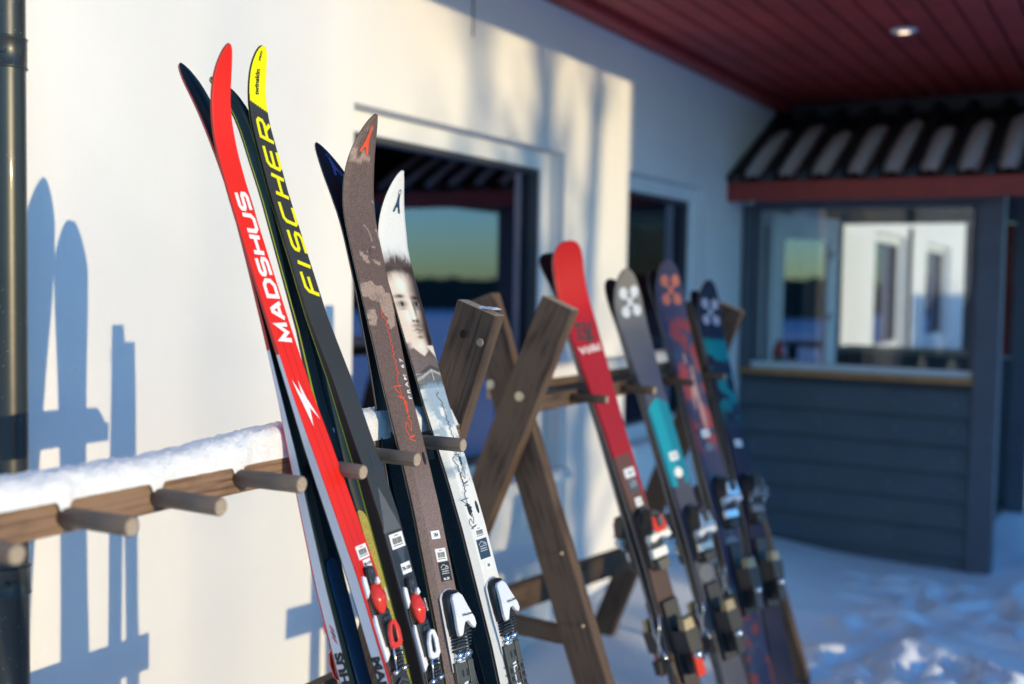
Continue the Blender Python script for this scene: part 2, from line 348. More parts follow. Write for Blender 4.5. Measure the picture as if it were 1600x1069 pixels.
# ------------------------------------------------------------------ entrance porch
YF, YB, PX1 = 6.5, 8.5, 1.43
porch = thing('entrance_porch', 'navy boarded glazed porch with snowy black roof against the white wall', 'porch')
nb = 7; z = -.12
while z < .985:
    z1 = min(z+.152, .985)
    bm = bmesh.new()
    vs = [(.0, YF-.004, z1), (.0, YF-.034, z+.008), (.0, YF+.02, z+.008), (.0, YF+.02, z1)]
    a = [bm.verts.new((.012, q[1], q[2])) for q in vs]; b = [bm.verts.new((1.30, q[1], q[2])) for q in vs]
    for i in range(4): bm.faces.new((a[i], a[(i+1) % 4], b[(i+1) % 4], b[i]))
    bm.faces.new(a); bm.faces.new(b[::-1]); bmobj('siding_board', bm, M['navy'], porch); z += .152
bm = bmesh.new()
for k_ in range(7):
    for xn in (.10, .50, .90, 1.22): tube(bm, [(xn+.01*math.sin(k_*5+xn*9), YF-.024, -.04+.152*k_), (xn+.01*math.sin(k_*5+xn*9), YF-.028, -.04+.152*k_)], .004, 6)
prop(bmobj('nail_heads', bm, M['steel'], porch), kind='stuff')
boxobj('siding_core', .005, 1.30, YF+.022, YF+.09, -.2, .985, M['navy'], porch)
boxobj('corner_post', 1.302, 1.43, YF-.035, YF+.10, -.2, 2.02, M['navy_post'], porch, bevel=.004)
boxobj('wall_post', .004, .07, YF-.03, YF+.09, .99, 1.975, M['navy'], porch, bevel=.003)
boxobj('corner_post', 1.302, 1.43, YB-.1, YB+.03, -.2, 2.2, M['navy_post'], porch, bevel=.004)
boxobj('top_plate', .071, 1.301, YF-.03, YF+.09, 1.972, 2.05, M['navy_post'], porch)
boxobj('window_board', .02, 1.312, YF-.065, YF+.02, .987, 1.017, M['sill'], porch, bevel=.004)
pw = bpy.data.objects.new('window', None); COL.objects.link(pw); pw.parent = porch
bm = bmesh.new(); box(bm, .071, 1.301, YF+.0, YF+.05, 1.018, 1.058); box(bm, .071, .10, YF, YF+.05, 1.058, 1.971); box(bm, 1.272, 1.301, YF, YF+.05, 1.058, 1.971); box(bm, .10, 1.272, YF, YF+.05, 1.945, 1.971)
bmobj('frame', bm, M['navy_post'], pw, bevel=.003)
boxobj('bottom_rail', .072, 1.30, YF-.006, YF-.001, 1.019, 1.056, M['white_trim'], pw)
boxobj('pane', .10, 1.272, YF+.02, YF+.024, 1.058, 1.945, M['clear'], pw)
pb = bpy.data.objects.new('window', None); COL.objects.link(pb); pb.parent = porch
wall = bmesh.new(); box(wall, .0, 1.30, YB-.08, YB, 0, 1.03); bmobj('back_panel', wall, M['navy'], porch)
boxobj('back_jamb', .0, .10, YB-.08, YB, 1.031, 2.3, M['navy'], porch); boxobj('back_head', .101, 1.3, YB-.08, YB, 1.965, 2.3, M['navy'], porch)
bm = bmesh.new(); box(bm, .101, .13, YB-.06, YB-.02, 1.031, 1.96); box(bm, .98, 1.04, YB-.06, YB-.02, 1.031, 1.96); box(bm, .60, .625, YB-.06, YB-.02, 1.06, 1.93)
bmobj('frame', bm, M['navy_post'], pb, bevel=.003)
boxobj('pane', .131, .979, YB-.045, YB-.041, 1.032, 1.96, M['clear'], pb)
boxobj('back_door', 1.05, 1.295, YB-.06, YB-.02, 1.035, 1.96, M['barnred'], porch, bevel=.004)
boxobj('porch_floor', .0, 1.3, YF+.09, YB-.08, -.05, .02, M['darkgrey'], porch)
# ledge inside carries snow-white shelf; door hinges
boxobj('inner_shelf', .02, 1.29, YF+.09, YF+.30, .985, 1.012, M['white_trim'], porch)
boxobj('shade_filler', .11, 2.31, 7.10, 7.12, 2.50, 2.638, M['tile'], porch)  # dark filler added to shut out sky light between ribs and soffit
# porch roof: slope rises from eave to the soffit
ex0, ex1, ey, ez = .002, 2.55, 6.20, 2.085; ty, tz = 7.26, 2.635
slope = Vector((0, ty-ey, tz-ez)); SLn = slope.length; sd = slope.normalized(); sn = Vector((0, -sd.z, sd.y))
roof = bpy.data.objects.new('roof', None); COL.objects.link(roof); roof.parent = porch
bm = bmesh.new()
P0 = Vector((0, ey, ez))
for q in (0, 1):
    pass
def rp(x, u, n): v = P0+sd*u+sn*n; return (x, v.y, v.z)
vs = [bm.verts.new(rp(x, u, n)) for x in (ex0, ex1) for u in (0, SLn-.02) for n in (-.02, .0)]
for f in ((0, 1, 3, 2), (4, 6, 7, 5), (0, 4, 5, 1), (2, 3, 7, 6), (0, 2, 6, 4), (1, 5, 7, 3)): bm.faces.new([vs[i] for i in f])
bmobj('roof_sheet', bm, M['tile'], roof)
pt = .191; nr = int((ex1-ex0)/pt)
for i in range(nr+1):
    xc = ex0+.03+i*pt
    if xc > ex1-.02: break
    bm = bmesh.new()
    rings = []
    for u in np.linspace(-.02, SLn-.03, 9):
        st = .006*((u*2.9) % 1)
        rings.append([bm.verts.new(rp(xc+.042*math.cos(a), u, .004+st+.045*math.sin(a))) for a in np.linspace(0, PI, 7)])
    for r0, r1 in zip(rings[:-1], rings[1:]):
        for k in range(6): bm.faces.new((r0[k], r0[k+1], r1[k+1], r1[k]))
    bm.faces.new(rings[0]); bmobj('tile_rib', bm, M['tile'], roof, True)
boxobj('shade_infill', CX1+.002, CX1+.024, ey-.1, CY1, 2.06, 2.614, M['tile'], roof)  # unseen board added to darken the wedge between porch roof and soffit
boxobj('fascia', ex0, ex1, ey-.012, ey+.012, 1.975, 2.083, M['fascia'], roof, bevel=.002)
boxobj('eave_soffit', .002, ex1, ey+.013, YF+.1, 2.052, 2.066, M['soffit'], roof)
bm = bmesh.new()
for i in range(nr):
    xc = ex0+.03+pt*(i+.5)
    if xc > ex1-.06: break
    u1 = .80+.08*math.sin(i*2.1)
    prev = None
    for u in np.linspace(.05, u1, 12):
        tt = (u-.05)/(u1-.05); ww = (.064+.005*math.sin(i*3.3+tt*4))*min(1, (tt+.02)*12)**.5*min(1, (1.02-tt)*7)**.5; hh = .046*math.sqrt(max(.02, math.sin(PI*min(.98, .04+tt*.94))))
        ring = [bm.verts.new(rp(xc+ww*math.cos(a)+.004*math.sin(u*37+i), u, .001+hh*math.sin(a))) for a in np.linspace(0, PI, 7)]
        if prev:
            for k in range(6): bm.faces.new((prev[k], prev[k+1], ring[k+1], ring[k]))
        prev = ring
so_ = bmobj('roof_snow', bm, M['snow'], None, True); prop(so_, 'strips of snow lying in the valleys of the black porch roof', 'snow', kind='stuff')
# white door leaf standing open inside the porch, seen through the glass
dr = thing('open_door', 'white glazed door standing ajar inside the porch', 'door', loc=(.05, 6.9, 0))
def slab(bm, p, q, z0, z1, t):
    d = (Vector(q)-Vector(p)); nrm = Vector((-d.y, d.x, 0)).normalized()*t
    a = [bm.verts.new((*c, zz)) for c in (Vector(p).xy, Vector(q).xy, (Vector(q)+nrm).xy, (Vector(p)+nrm).xy) for zz in (z0, z1)]
    for f in ((0, 1, 3, 2), (2, 3, 5, 4), (4, 5, 7, 6), (6, 7, 1, 0), (0, 2, 4, 6), (1, 7, 5, 3)): bm.faces.new([a[i] for i in f])
p, q = Vector((.06, 6.92, 0)), Vector((.30, 7.62, 0)); dd = q-p
bm = bmesh.new(); slab(bm, p, p+dd*.17, .05, 1.95, .04); slab(bm, p+dd*.83, q, .05, 1.95, .04); slab(bm, p+dd*.17, p+dd*.83, 1.80, 1.95, .04); slab(bm, p+dd*.17, p+dd*.83, .05, .9, .04)
bmobj('door_frame', bm, M['white_trim'], dr)
bm = bmesh.new(); slab(bm, p+dd*.17+Vector((0, 0.004, 0)), p+dd*.83+Vector((0, 0.004, 0)), .9, 1.8, .006); bmobj('pane', bm, M['glass'], dr)
for zz in (1.31, 1.70):
    bm = bmesh.new(); bmesh.ops.create_icosphere(bm, subdivisions=2, radius=.026, matrix=Matrix.Translation((.36, 7.2, zz))); bmobj('hinge_cap', bm, M['chrome'], dr, True)
gn = thing('garden_figure', 'tiny red and green figure on the porch window ledge', 'figurine', loc=(.19, 6.66, 1.013))
bm = bmesh.new(); tube(bm, [(.19, 6.66, 1.014), (.19, 6.66, 1.03), (.19, 6.66, 1.075)], [.036, .042, .028], 12); bmobj('body', bm, M['green'], gn, True)
bm = bmesh.new(); tube(bm, [(.19, 6.66, 1.076), (.19, 6.66, 1.10), (.19, 6.66, 1.15), (.19, 6.66, 1.185)], [.036, .04, .022, .004], 12); bmobj('hat', bm, M['redp'], gn, True)
mg = thing('white_cup', 'small white cup beside the red and green figure', 'cup', loc=(.28, 6.66, 1.013))
bm = bmesh.new(); tube(bm, [(.28, 6.66, 1.014), (.28, 6.66, 1.06)], [.026, .032], 12); bmobj('cup_body', bm, M['whitep'], mg, True)
# table seen low through the porch glass
tb = thing('bench', 'dark bench standing inside behind the porch window', 'bench', loc=(.8, 7.9, 0))
boxobj('seat', .25, 1.2, 7.8, 8.2, 1.06, 1.09, M['endgrain'], tb); boxobj('leg', .30, .36, 7.85, 7.9, .02, 1.06, M['dark'], tb); boxobj('leg', 1.08, 1.14, 7.85, 7.9, .02, 1.06, M['dark'], tb)

# ------------------------------------------------------------------ downpipe
dp = thing('downpipe', 'glossy black rainwater downpipe clamped to the white wall', 'downpipe', loc=(.065, 1.495, 0))
bm = bmesh.new(); tube(bm, [(.065, 1.495, z) for z in (-.1, .5, 1.0, 1.5, 2.0, 2.5, 3.2)], .0415, 48, False); bmobj('pipe', bm, M['pipe'], dp, True)
for zc, hh in ((1.945, .052), (.865, .05)):
    bm = bmesh.new()
    prof = [(-hh/1, .0425), (-hh+.003, .0455), (-hh+.007, .0455), (-hh+.010, .0438), (hh-.010, .0438), (hh-.007, .0455), (hh-.003, .0455), (hh, .0425)]
    tube(bm, [(.065, 1.495, zc+a*.62) for a, b in prof], [b for a, b in prof], 48, False)
    cl = bmobj('clamp', bm, M['pipe'], dp, True)
    ang = math.radians(-38); cx, cy = .065+.045*math.cos(ang), 1.495+.045*math.sin(ang)
    for rr, ln in ((.006, .0035), (.0035, .0048)):
        bm = bmesh.new(); tube(bm, [(cx, cy, zc), (cx+ln*math.cos(ang), cy+ln*math.sin(ang), zc)], [rr, rr*.8], 16); o = bmobj('rivet', bm, M['pipe'], cl)
        o.location = Vector((0, 0, 0))
    bm = bmesh.new(); a2 = math.radians(-62); box(bm, -.001, .0015, -.0012, .0012, -hh*.6, hh*.6)
    bmesh.ops.rotate(bm, verts=bm.verts, matrix=Matrix.Rotation(a2, 3, 'Z')); bmesh.ops.translate(bm, verts=bm.verts, vec=(.065+.0442*math.cos(a2), 1.495+.0442*math.sin(a2), zc)); o = bmobj('seam', bm, M['pipe'], cl); o.location = (0, 0, 0)

# ------------------------------------------------------------------ ski racks
def legline(p, q, zz):  # p,q=(x,z)
    t = (zz-p[1])/(q[1]-p[1]); return p[0]+(q[0]-p[0])*t
def knot_bolt(parent, x, y, z, r=.011):
    bm = bmesh.new(); tube(bm, [(x, y, z), (x, y-.004, z), (x, y-.006, z)], [r, r, r*.7], 20); bmobj('bolt', bm, M['brass'], parent, False)
GR = 'dark timber ski racks along the wall'
def peg(parent, X0, X1, y, z, r=.0115, m=None):
    r *= random.uniform(.95, 1.06)
    bm = bmesh.new(); zz = z+random.uniform(-.002, .002)
    tube(bm, [(0, 0, 0), (X1-X0-.002, 0, 0), (X1-X0, 0, 0)], [r, r, r-.0015], 20)
    for f in bm.faces:
        if abs(f.normal.x) > .9 and f.calc_center_median().x > .02: f.material_index = 1
    me = bpy.data.meshes.new('peg'); bm.normal_update()
    for f in bm.faces:
        if len(f.verts) > 4 and f.calc_center_median().x > .02: f.material_index = 1
    bm.to_mesh(me); bm.free(); me.materials.append(m or M['peg_wood']); me.materials.append(M['endgrain'])
    for p in me.polygons: p.use_smooth = len(p.vertices) == 4
    o = bpy.data.objects.new('peg', me); COL.objects.link(o); o.parent = parent
    o.location = Vector((X0, y, zz))-parent.location; o.rotation_euler = (0, R(random.uniform(-1.2, 1.6)), R(random.uniform(-1.6, 1.6)))
rackA = thing('ski_rack', 'nearer weathered timber ski rack with a snow covered rail and round pegs', 'ski rack', GR, loc=(.95, 1.0, 0))
board('rail', (.976, -.2, 1.2155), (.976, 1.762, 1.2155), .041, .048, (0, 0, 1), M['rail_wood'], rackA, M['endgrain'])
for y in (.15, .30, .445, .592, .738, .884, 1.026, 1.176, 1.319, 1.455, 1.592): peg(rackA, 1.0, 1.112, y, 1.214+.010*(y-.74))
def xframe(parent, Y, back, front, zt, zb=-.06, order=1, w=.094, t=.042):
    # back: (x,z),(x,z) line whose top leans to +X ; front: the other
    board('leg', (legline(*back, zb), Y, zb), (legline(*back, zt[0]), Y, zt[0]), w, t, (1, 0, 0), M['wood'], parent, M['endgrain'])
    board('leg', (legline(*front, zb), Y+order*(t+.003), zb), (legline(*front, zt[1]), Y+order*(t+.003), zt[1]), w, t, (1, 0, 0), M['wood'], parent, M['endgrain'])
bA = ((1.022, 1.444), (.942, 1.210)); fA = ((.817, 1.421), (.983, .929))
xframe(rackA, 1.79, bA, fA, (1.452, 1.40), w=.088, t=.036); xframe(rackA, -.23, bA, fA, (1.45, 1.44))
board('stretcher', (.66, -.3, .635), (.66, 1.90, .635), .09, .03, (0, 0, 1), M['wood'], rackA, M['endgrain'])
bm = bmesh.new(); tube(bm, [(1.0, 1.767, 1.402), (1.0, 1.7655, 1.402)], [.008, .006], 14); bmobj('knot', bm, M['soffit_gap'], rackA)
bm = bmesh.new(); tube(bm, [(1.037, 1.767, 1.388), (1.037, 1.7655, 1.388)], [.008, .006], 14); bmobj('knot', bm, M['endgrain'], rackA)
rackB = thing('ski_rack', 'farther weathered timber ski rack of crossed legs holding the alpine skis', 'ski rack', GR, loc=(.7, 3.1, 0))
bB = ((.80, 1.44), (.57, .884)); fB = ((.545, 1.448), (.895, .479))
xframe(rackB, 2.55, bB, fB, (1.45, 1.455))
bD = ((.732, 1.394), (.326, .330)); fD = ((.856, .529), (1.018, .024))
xframe(rackB, 4.10, bD, fD, (1.42, 1.44))
board('rail', (.706, 2.60, 1.182), (.706, 4.07, 1.182), .042, .042, (0, 0, 1), M['wood'], rackB, M['endgrain'])
board('rail', (.56, 2.63, 1.20), (.56, 4.07, 1.20), .042, .042, (0, 0, 1), M['wood'], rackB, M['endgrain'])
for y in (2.775, 3.12, 3.45, 3.76): peg(rackB, .727, .835, y, 1.184, .0115, M['wood'])
board('stretcher', (.405, 2.42, .545), (.40, 4.08, .44), .085, .04, (0, 0, 1), M['wood'], rackB, M['endgrain'])
board('cross_bar', (.50, 2.63, .575), (.85, 2.63, .567), .045, .04, (0, 0, 1), M['wood'], rackB, M['endgrain'])
knot_bolt(rackB, .703, 2.525, 1.205, .0125); knot_bolt(rackB, .588, 2.575, 1.226, .0125)
for zz, xx in ((.62, .87), (.80, .80)): knot_bolt(rackB, legline(*fB, zz)+.03, 2.574, zz, .004)
for i in range(2):
    pass
# metal foot bracket
bk = thing('foot_bracket', 'grey metal bracket at the foot of the farther rack leg', 'bracket', loc=(.33, 3.8, .2))
bm = bmesh.new(); box(bm, .30, .36, 3.70, 3.745, .12, .24); bmobj('plate', bm, M['side_grey'], bk, bevel=.003)
bm = bmesh.new(); tube(bm, [(.37, 3.70, .13+.0), (.41, 3.69, .10), (.42, 3.69, .06)], [.03, .034, .03], 14); bmobj('ring', bm, M['side_grey'], bk, True)

# snow cushions on the rails
def hnoise(y, k): return sum(math.sin(y*f+k*1.7+f)*a for f, a in ((9, .5), (23, .3), (57, .16), (131, .08)))
def cushion(name, X0, X1, Y0, Y1, z, hf, label, parent=None, drips=()):
    bm = bmesh.new(); n = int((Y1-Y0)/.0035); prev = None; K = 19
    for i in range(n+1):
        y = Y0+(Y1-Y0)*i/n; e = min(1, (y-Y0)/.02, (Y1-y)/.02); e = max(.05, e)**.5; h = hf(y)*e; ring = []
        for k in range(K+1):
            a = PI*k/K; cx = (X0+X1)/2; hw = (X1-X0)/2+.004*hnoise(y, 2)*.6
            ca = math.cos(a); xx = cx+hw*(abs(ca)**.72)*(1 if ca > 0 else -1)
            zz = z-.001+h*(math.sin(a)**.55)+(.0026*mnoise.noise(Vector((xx*55, y*55, k*.25)))+.0022*mnoise.noise(Vector((xx*190, y*190, k*.7)))+.0009*random.uniform(-1, 1))*(1 if 0 < k < K else 0)
            for dy in drips:
                if k in (0, 1, 2): zz -= (.022 if k == 0 else .012 if k == 1 else .004)*math.exp(-((y-dy+.004)/.0065)**2); xx += .002*math.exp(-((y-dy)/.008)**2)
            ring.append(bm.verts.new((xx+random.uniform(-1, 1)*.0009+.003*mnoise.noise(Vector((k*.3, y*45, 3))), y, zz)))
        if prev:
            for k in range(K): bm.faces.new((prev[k], prev[k+1], ring[k+1], ring[k]))
        prev = ring
    o = bmobj(name, bm, M['snow'], None, True); return prop(o, label, 'snow')
def hA(y): return float(np.interp(y, [.2, .8, .95, 1.02, 1.15, 1.28, 1.34, 1.50, 1.62, 1.78], [.03, .030, .027, .024, .034, .044, .040, .045, .036, .03]))+.006+.0022*hnoise(y*1.3, 3)
cushion('rail_snow', .948, 1.004, -.1, 1.75, 1.236, hA, 'thick white snow cushion on top of the nearer rack rail', drips=(.738, .884, 1.026, 1.176, 1.319, 1.455))
cushion('rail_snow', .53, .60, 2.66, 4.05, 1.222, lambda y: .035+.003*hnoise(y, 5), 'snow lying along the farther rack rail behind the alpine skis')
cushion('leg_snow', .985, 1.062, 1.775, 1.806, 1.449, lambda y: .006, 'thin frost on the sawn top of the nearer rack post')
for nm in ():
    pass

# ------------------------------------------------------------------ skis
PH = R(18)
class Ski:
    def __init__(s, root, mid, dy, psi, front, L, gap, wid, thk, tip, side=.5, bev=.001, zr=1.2):
        A = Vector((-math.sin(PH), dy, math.cos(PH))).normalized(); N0 = Vector((math.cos(PH), 0, math.sin(PH)))
        N0 = (N0-A*N0.dot(A)).normalized(); Yv = A.cross(N0)
        N = (N0*math.cos(psi)-Yv*math.sin(psi)).normalized()
        s.front = front; s.N = N if front else -N; s.A = A; s.S = A.cross(s.N); s.M = Vector(mid); s.sr = zr/A.z
        s.L = L; s.gap = gap; s.wid = wid; s.thk = thk; s.tip = tip; s.side = side; s.bev = bev; s.root = root
    def h(s, u):
        g = np.interp(u, [a for a, b in s.gap], [b for a, b in s.gap])/2
        s0, H, p = s.tip[:3]; return g+np.where(u > s0, H*(np.clip((u-s0)/(s.L-s0), 0, 1.2))**p, 0)
    def w(s, u):
        b = np.interp(u, [a for a, b in s.wid], [b for a, b in s.wid])
        r, p = s.tip[3], s.tip[4]; q = np.clip((u-(s.L-r))/r, 0, 1); b = b*(1-q**p)**(1/p)
        rt = .02; q2 = np.clip((rt-u)/rt, 0, 1); return np.maximum(b*np.sqrt(1-q2**2), .0003)
    def t(s, u): return np.interp(u, [a for a, b in s.thk], [b for a, b in s.thk])
    def P(s, u, v, n):
        """ski coords (along, across, above base) -> world; arrays ok"""
        u = np.asarray(u, float); v = np.asarray(v, float); n = np.asarray(n, float); e = .004
        h = s.h(u); d = (s.h(u+e)-s.h(u-e))/(2*e); k = 1/np.sqrt(1+d*d)
        a = (u-s.sr)-n*d*k; nn = h+n*k
        return np.stack([s.M[i]+a*s.A[i]+nn*s.N[i]+v*s.S[i] for i in range(3)], -1)
    def samples(s, d0, d1, us):
        a = np.arange(0, us, d0); b = np.arange(us, s.L-s.tip[3], d1); c = s.L-s.tip[3]*(1-np.sin(np.linspace(0, PI/2, 22))); return np.concatenate([a, b, c])
def grid_mesh(name, V, nu, nv, m, parent, colors=None, flip=False):
    i = np.arange(nu-1)[:, None]*nv+np.arange(nv-1)[None]
    F = np.stack([i, i+1, i+nv+1, i+nv], -1).reshape(-1, 4)
    if flip: F = F[:, ::-1]
    me = bpy.data.meshes.new(name); me.vertices.add(len(V)); me.vertices.foreach_set('co', V.reshape(-1).astype(np.float32))
    me.loops.add(F.size); me.loops.foreach_set('vertex_index', F.reshape(-1).astype(np.int32))
    me.polygons.add(len(F)); me.polygons.foreach_set('loop_start', np.arange(0, F.size, 4, dtype=np.int32)); me.update(calc_edges=True); me.validate()
    me.polygons.foreach_set('use_smooth', np.ones(len(F), bool))
    if colors is not None:
        ca = me.color_attributes.new('Col', 'FLOAT_COLOR', 'POINT'); c4 = np.concatenate([colors, np.ones((len(colors), 1))], 1); ca.data.foreach_set('color', c4.reshape(-1).astype(np.float32))
    return link(name, me, parent, m)
def body(sk, topfn, top_m, side_m, base_m, ncol=10, us=1.0, d1=.01, tipside=None):
    root = sk.root; u = sk.samples(.04, d1, us); w_ = sk.w(u); t_ = sk.t(u); sw = t_*sk.side
    # top: bevel break columns then even ones
    nb_ = 1.0; nu = len(u)
    inner = np.linspace(-1, 1, ncol); cols = [(-1, 'e')]+[(c, 'i') for c in inner]+[(1, 'e')]
    VV = np.zeros((nu, len(cols), 3)); vv = np.zeros((nu, len(cols)))
    bev = np.minimum(sk.bev, w_*.6)
    for j, (c, k) in enumerate(cols):
        if k == 'e': v = c*w_; n = sw
        else: v = c*(w_-bev); n = t_
        VV[:, j] = sk.P(u, v, n); vv[:, j] = v
    uu = np.repeat(u[:, None], len(cols), 1)
    cl = topfn(uu, vv)
    to = grid_mesh('top_sheet', VV.reshape(-1, 3), nu, len(cols), top_m, root, cl.reshape(-1, 3))
    if sk.bev > .003:
        sm = np.ones((nu-1, len(cols)-1), bool); sm[:, 0] = sm[:, -1] = False; to.data.polygons.foreach_set('use_smooth', sm.reshape(-1))
    # sidewalls
    for sg in (-1, 1):
        rows = [(-.0, side_m[0] if isinstance(side_m, (list, tuple)) else side_m)]
        lv = [0, .10, .35, 1.0]
        V = np.stack([sk.P(u, sg*w_, sw*f) for f in lv], 1)
        o = grid_mesh('sidewall', V.reshape(-1, 3), nu, len(lv), None, root, None, flip=sg > 0)
        ms = side_m if isinstance(side_m, (list, tuple)) else [M['base_black'], side_m, side_m]
        for mm in ms: o.data.materials.append(mm)
        mi = np.tile(np.array([0, 1, 2]), nu-1).astype(np.int32)
        if tipside: o.data.materials.append(tipside[1]); mi[np.repeat(u[:-1] > tipside[0], 3)] = 3
        mi = mi.astype(np.int32); o.data.polygons.foreach_set('material_index', mi)
        o.data.polygons.foreach_set('use_smooth', np.zeros(len(mi), bool))
    V = np.stack([sk.P(u, c*w_, np.where(abs(c) < .05, .0009, 0)*np.ones_like(u)) for c in (-1, -.07, -.04, .04, .07, 1)], 1)
    grid_mesh('base', V.reshape(-1, 3), nu, 6, base_m, root, None, flip=True)
def tris_to_ski(sk, bm, name, m, parent, n, mapper, cut=.006, ontop=True):
    """flat mesh in (x,y) -> ski; mapper gives (u,v)"""
    for ax in (0, 1):
        c = [v.co[ax] for v in bm.verts]
        if not c: return
        lo, hi = min(c), max(c); k = lo+cut
        step = cut if ax == 0 else 1e9
        while k < hi and step < 1:
            pn = Vector((1, 0, 0)) if ax == 0 else Vector((0, 1, 0))
            bmesh.ops.bisect_plane(bm, geom=bm.verts[:]+bm.edges[:]+bm.faces[:], plane_co=pn*k, plane_no=pn); k += step
    for v in bm.verts:
        u, vv = mapper(v.co.x, v.co.y); base = float(sk.t(u)) if ontop else 0
        v.co = Vector(sk.P(u, vv, base+n+v.co.z))
    bmesh.ops.recalc_face_normals(bm, faces=bm.faces)
    me = bpy.data.meshes.new(name); bm.to_mesh(me); bm.free(); o = link(name, me, parent, m); return o
def text_bm(txt, size, offset=0, shear=0, sx=1.0, spacing=1.0, align='LEFT'):
    cu = bpy.data.curves.new('t', 'FONT'); cu.body = txt; cu.size = size; cu.offset = offset; cu.shear = shear; cu.space_character = spacing; cu.resolution_u = 3; cu.align_x = align
    ob = bpy.data.objects.new('t', cu); COL.objects.link(ob); bpy.context.view_layer.update()
    me = bpy.data.meshes.new_from_object(ob.evaluated_get(bpy.context.evaluated_depsgraph_get()))
    bm = bmesh.new(); bm.from_mesh(me); bpy.data.objects.remove(ob); bpy.data.curves.remove(cu); bpy.data.meshes.remove(me)
    for v in bm.verts: v.co.x *= sx; v.co.z = 0
    return bm
def stroke(bm, pts, wd, z=0, closed=False, sq=0):
    """mitred ribbon along pts"""
    P_ = [Vector((a, b)) for a, b in pts]; n = len(P_); L_, R_ = [], []
    for i, p in enumerate(P_):
        a = (p-P_[i-1]).normalized() if i > 0 else ((p-P_[-1]).normalized() if closed else None)
        b = (P_[i+1]-p).normalized() if i < n-1 else ((P_[0]-p).normalized() if closed else None)
        if a is None: a = b; p = p-a*sq
        if b is None: b = a; p = p+a*sq
        na, nb2 = Vector((-a.y, a.x)), Vector((-b.y, b.x)); m_ = (na+nb2)
        m_ = m_.normalized() if m_.length > 1e-6 else na; k = wd/2/max(.35, m_.dot(na))
        L_.append(bm.verts.new((*(p+m_*k), z))); R_.append(bm.verts.new((*(p-m_*k), z)))
    rg = range(n) if closed else range(n-1)
    for i in rg:
        j = (i+1) % n; bm.faces.new((R_[i], R_[j], L_[j], L_[i]))
GL = {  # glyph strokes on a 1 x 1 cell
 'M': [[(0, 0), (.04, 1), (.5, .22), (.96, 1), (1, 0)]], 'A': [[(0, 0), (.42, 1), (.58, 1), (1, 0)], [(.2, .3), (.8, .3)]],
 'D': [[(0, 0), (0, 1), (.72, 1), (1, .72), (1, .28), (.72, 0), (0, 0)]], 'S': [[(0, 0), (.82, 0), (1, .14), (1, .4), (.84, .5), (.16, .5), (0, .62), (0, .86), (.18, 1), (1, 1)]],
 'H': [[(0, 0), (0, 1)], [(1, 0), (1, 1)], [(0, .5), (1, .5)]], 'U': [[(0, 1), (0, .2), (.2, 0), (.8, 0), (1, .2), (1, 1)]],
 'F': [[(0, 0), (0, .8), (.18, 1), (1, 1)], [(0, .5), (.86, .5)]], 'I': [[(.0, 0), (.0, 1)]], 'C': [[(1, 0), (.16, 0), (0, .16), (0, .84), (.16, 1), (1, 1)]],
 'E': [[(1, 0), (.16, 0), (0, .16), (0, .84), (.16, 1), (1, 1)], [(0, .5), (.9, .5)]], 'R': [[(0, 0), (0, 1), (.84, 1), (1, .86), (1, .6), (.84, .48), (0, .48)], [(.5, .48), (1, 0)]]}
def glyphs(txt, cw, ch, gap, wd, shear, wI=.0):
    bm = bmesh.new(); x = 0; lay = 0
    for c in txt:
        g = GL[c]; wdt = 0 if c == 'I' else cw
        for st in g:
            lay += 1; sq = 0 if len(st) > 2 and st[0] == st[-1] else wd*.0
            pts = [(x+a*wdt, b*ch) for a, b in st]; closed = len(st) > 3 and st[0] == st[-1]
            if closed: pts = pts[:-1]
            stroke(bm, [(a+b*shear, b) for a, b in pts], wd, (lay % 3)*.00006, closed)
        x += wdt+gap+(wd if c == 'I' else 0)
    return bm
def prism(bm, sk, out, n0, n1, inset=.0, base=None):
    """closed outline [(u,v)] raised from n0 to n1 above the top sheet"""
    cu = sum(o[0] for o in out)/len(out); cv = sum(o[1] for o in out)/len(out); f = lambda u: float(sk.t(u)) if base is None else base
    a = [bm.verts.new(sk.P(u, v, f(u)+n0)) for u, v in out]
    b = []
    for u, v in out:
        d = Vector((u-cu, v-cv)); l_ = max(d.length, 1e-6); k = max(0, 1-inset/l_); uu, v2 = cu+d.x*k, cv+d.y*k
        b.append(bm.verts.new(sk.P(uu, v2, f(uu)+(n1 if not callable(n1) else n1(uu)))))
    n = len(out)
    for i in range(n): bm.faces.new((a[i], a[(i+1) % n], b[(i+1) % n], b[i]))
    bm.faces.new(a[::-1]); bm.faces.new(b)
def rect(u0, u1, v0, v1): return [(u0, v0), (u0, v1), (u1, v1), (u1, v0)]
def oval(u, v, a, b, n=18, p=2.0): return [(u+a*abs(math.cos(t))**(2/p)*(1 if math.cos(t) > 0 else -1), v+b*abs(math.sin(t))**(2/p)*(1 if math.sin(t) > 0 else -1)) for t in [2*PI*i/n for i in range(n)]]
def part(name, sk, fn, m, parent, bevel=.0008, smooth=False):
    bm = bmesh.new(); fn(bm); return bmobj(name, bm, m, parent, smooth, bevel)
def sidetext(sk, bm, name, m, u0, sgn, v_side, n0):
    """flat text laid on a sidewall; x-> along, y-> height"""
    for v in bm.verts:
        u = u0+sgn*v.co.x; n = n0-sgn*v_side*v.co.y*(-1)
        v.co = Vector(sk.P(u, v_side*(float(sk.w(u))+.0004), n))
    bmesh.ops.recalc_face_normals(bm, faces=bm.faces)
    me = bpy.data.meshes.new(name); bm.to_mesh(me); bm.free(); return link(name, me, sk.root, m)

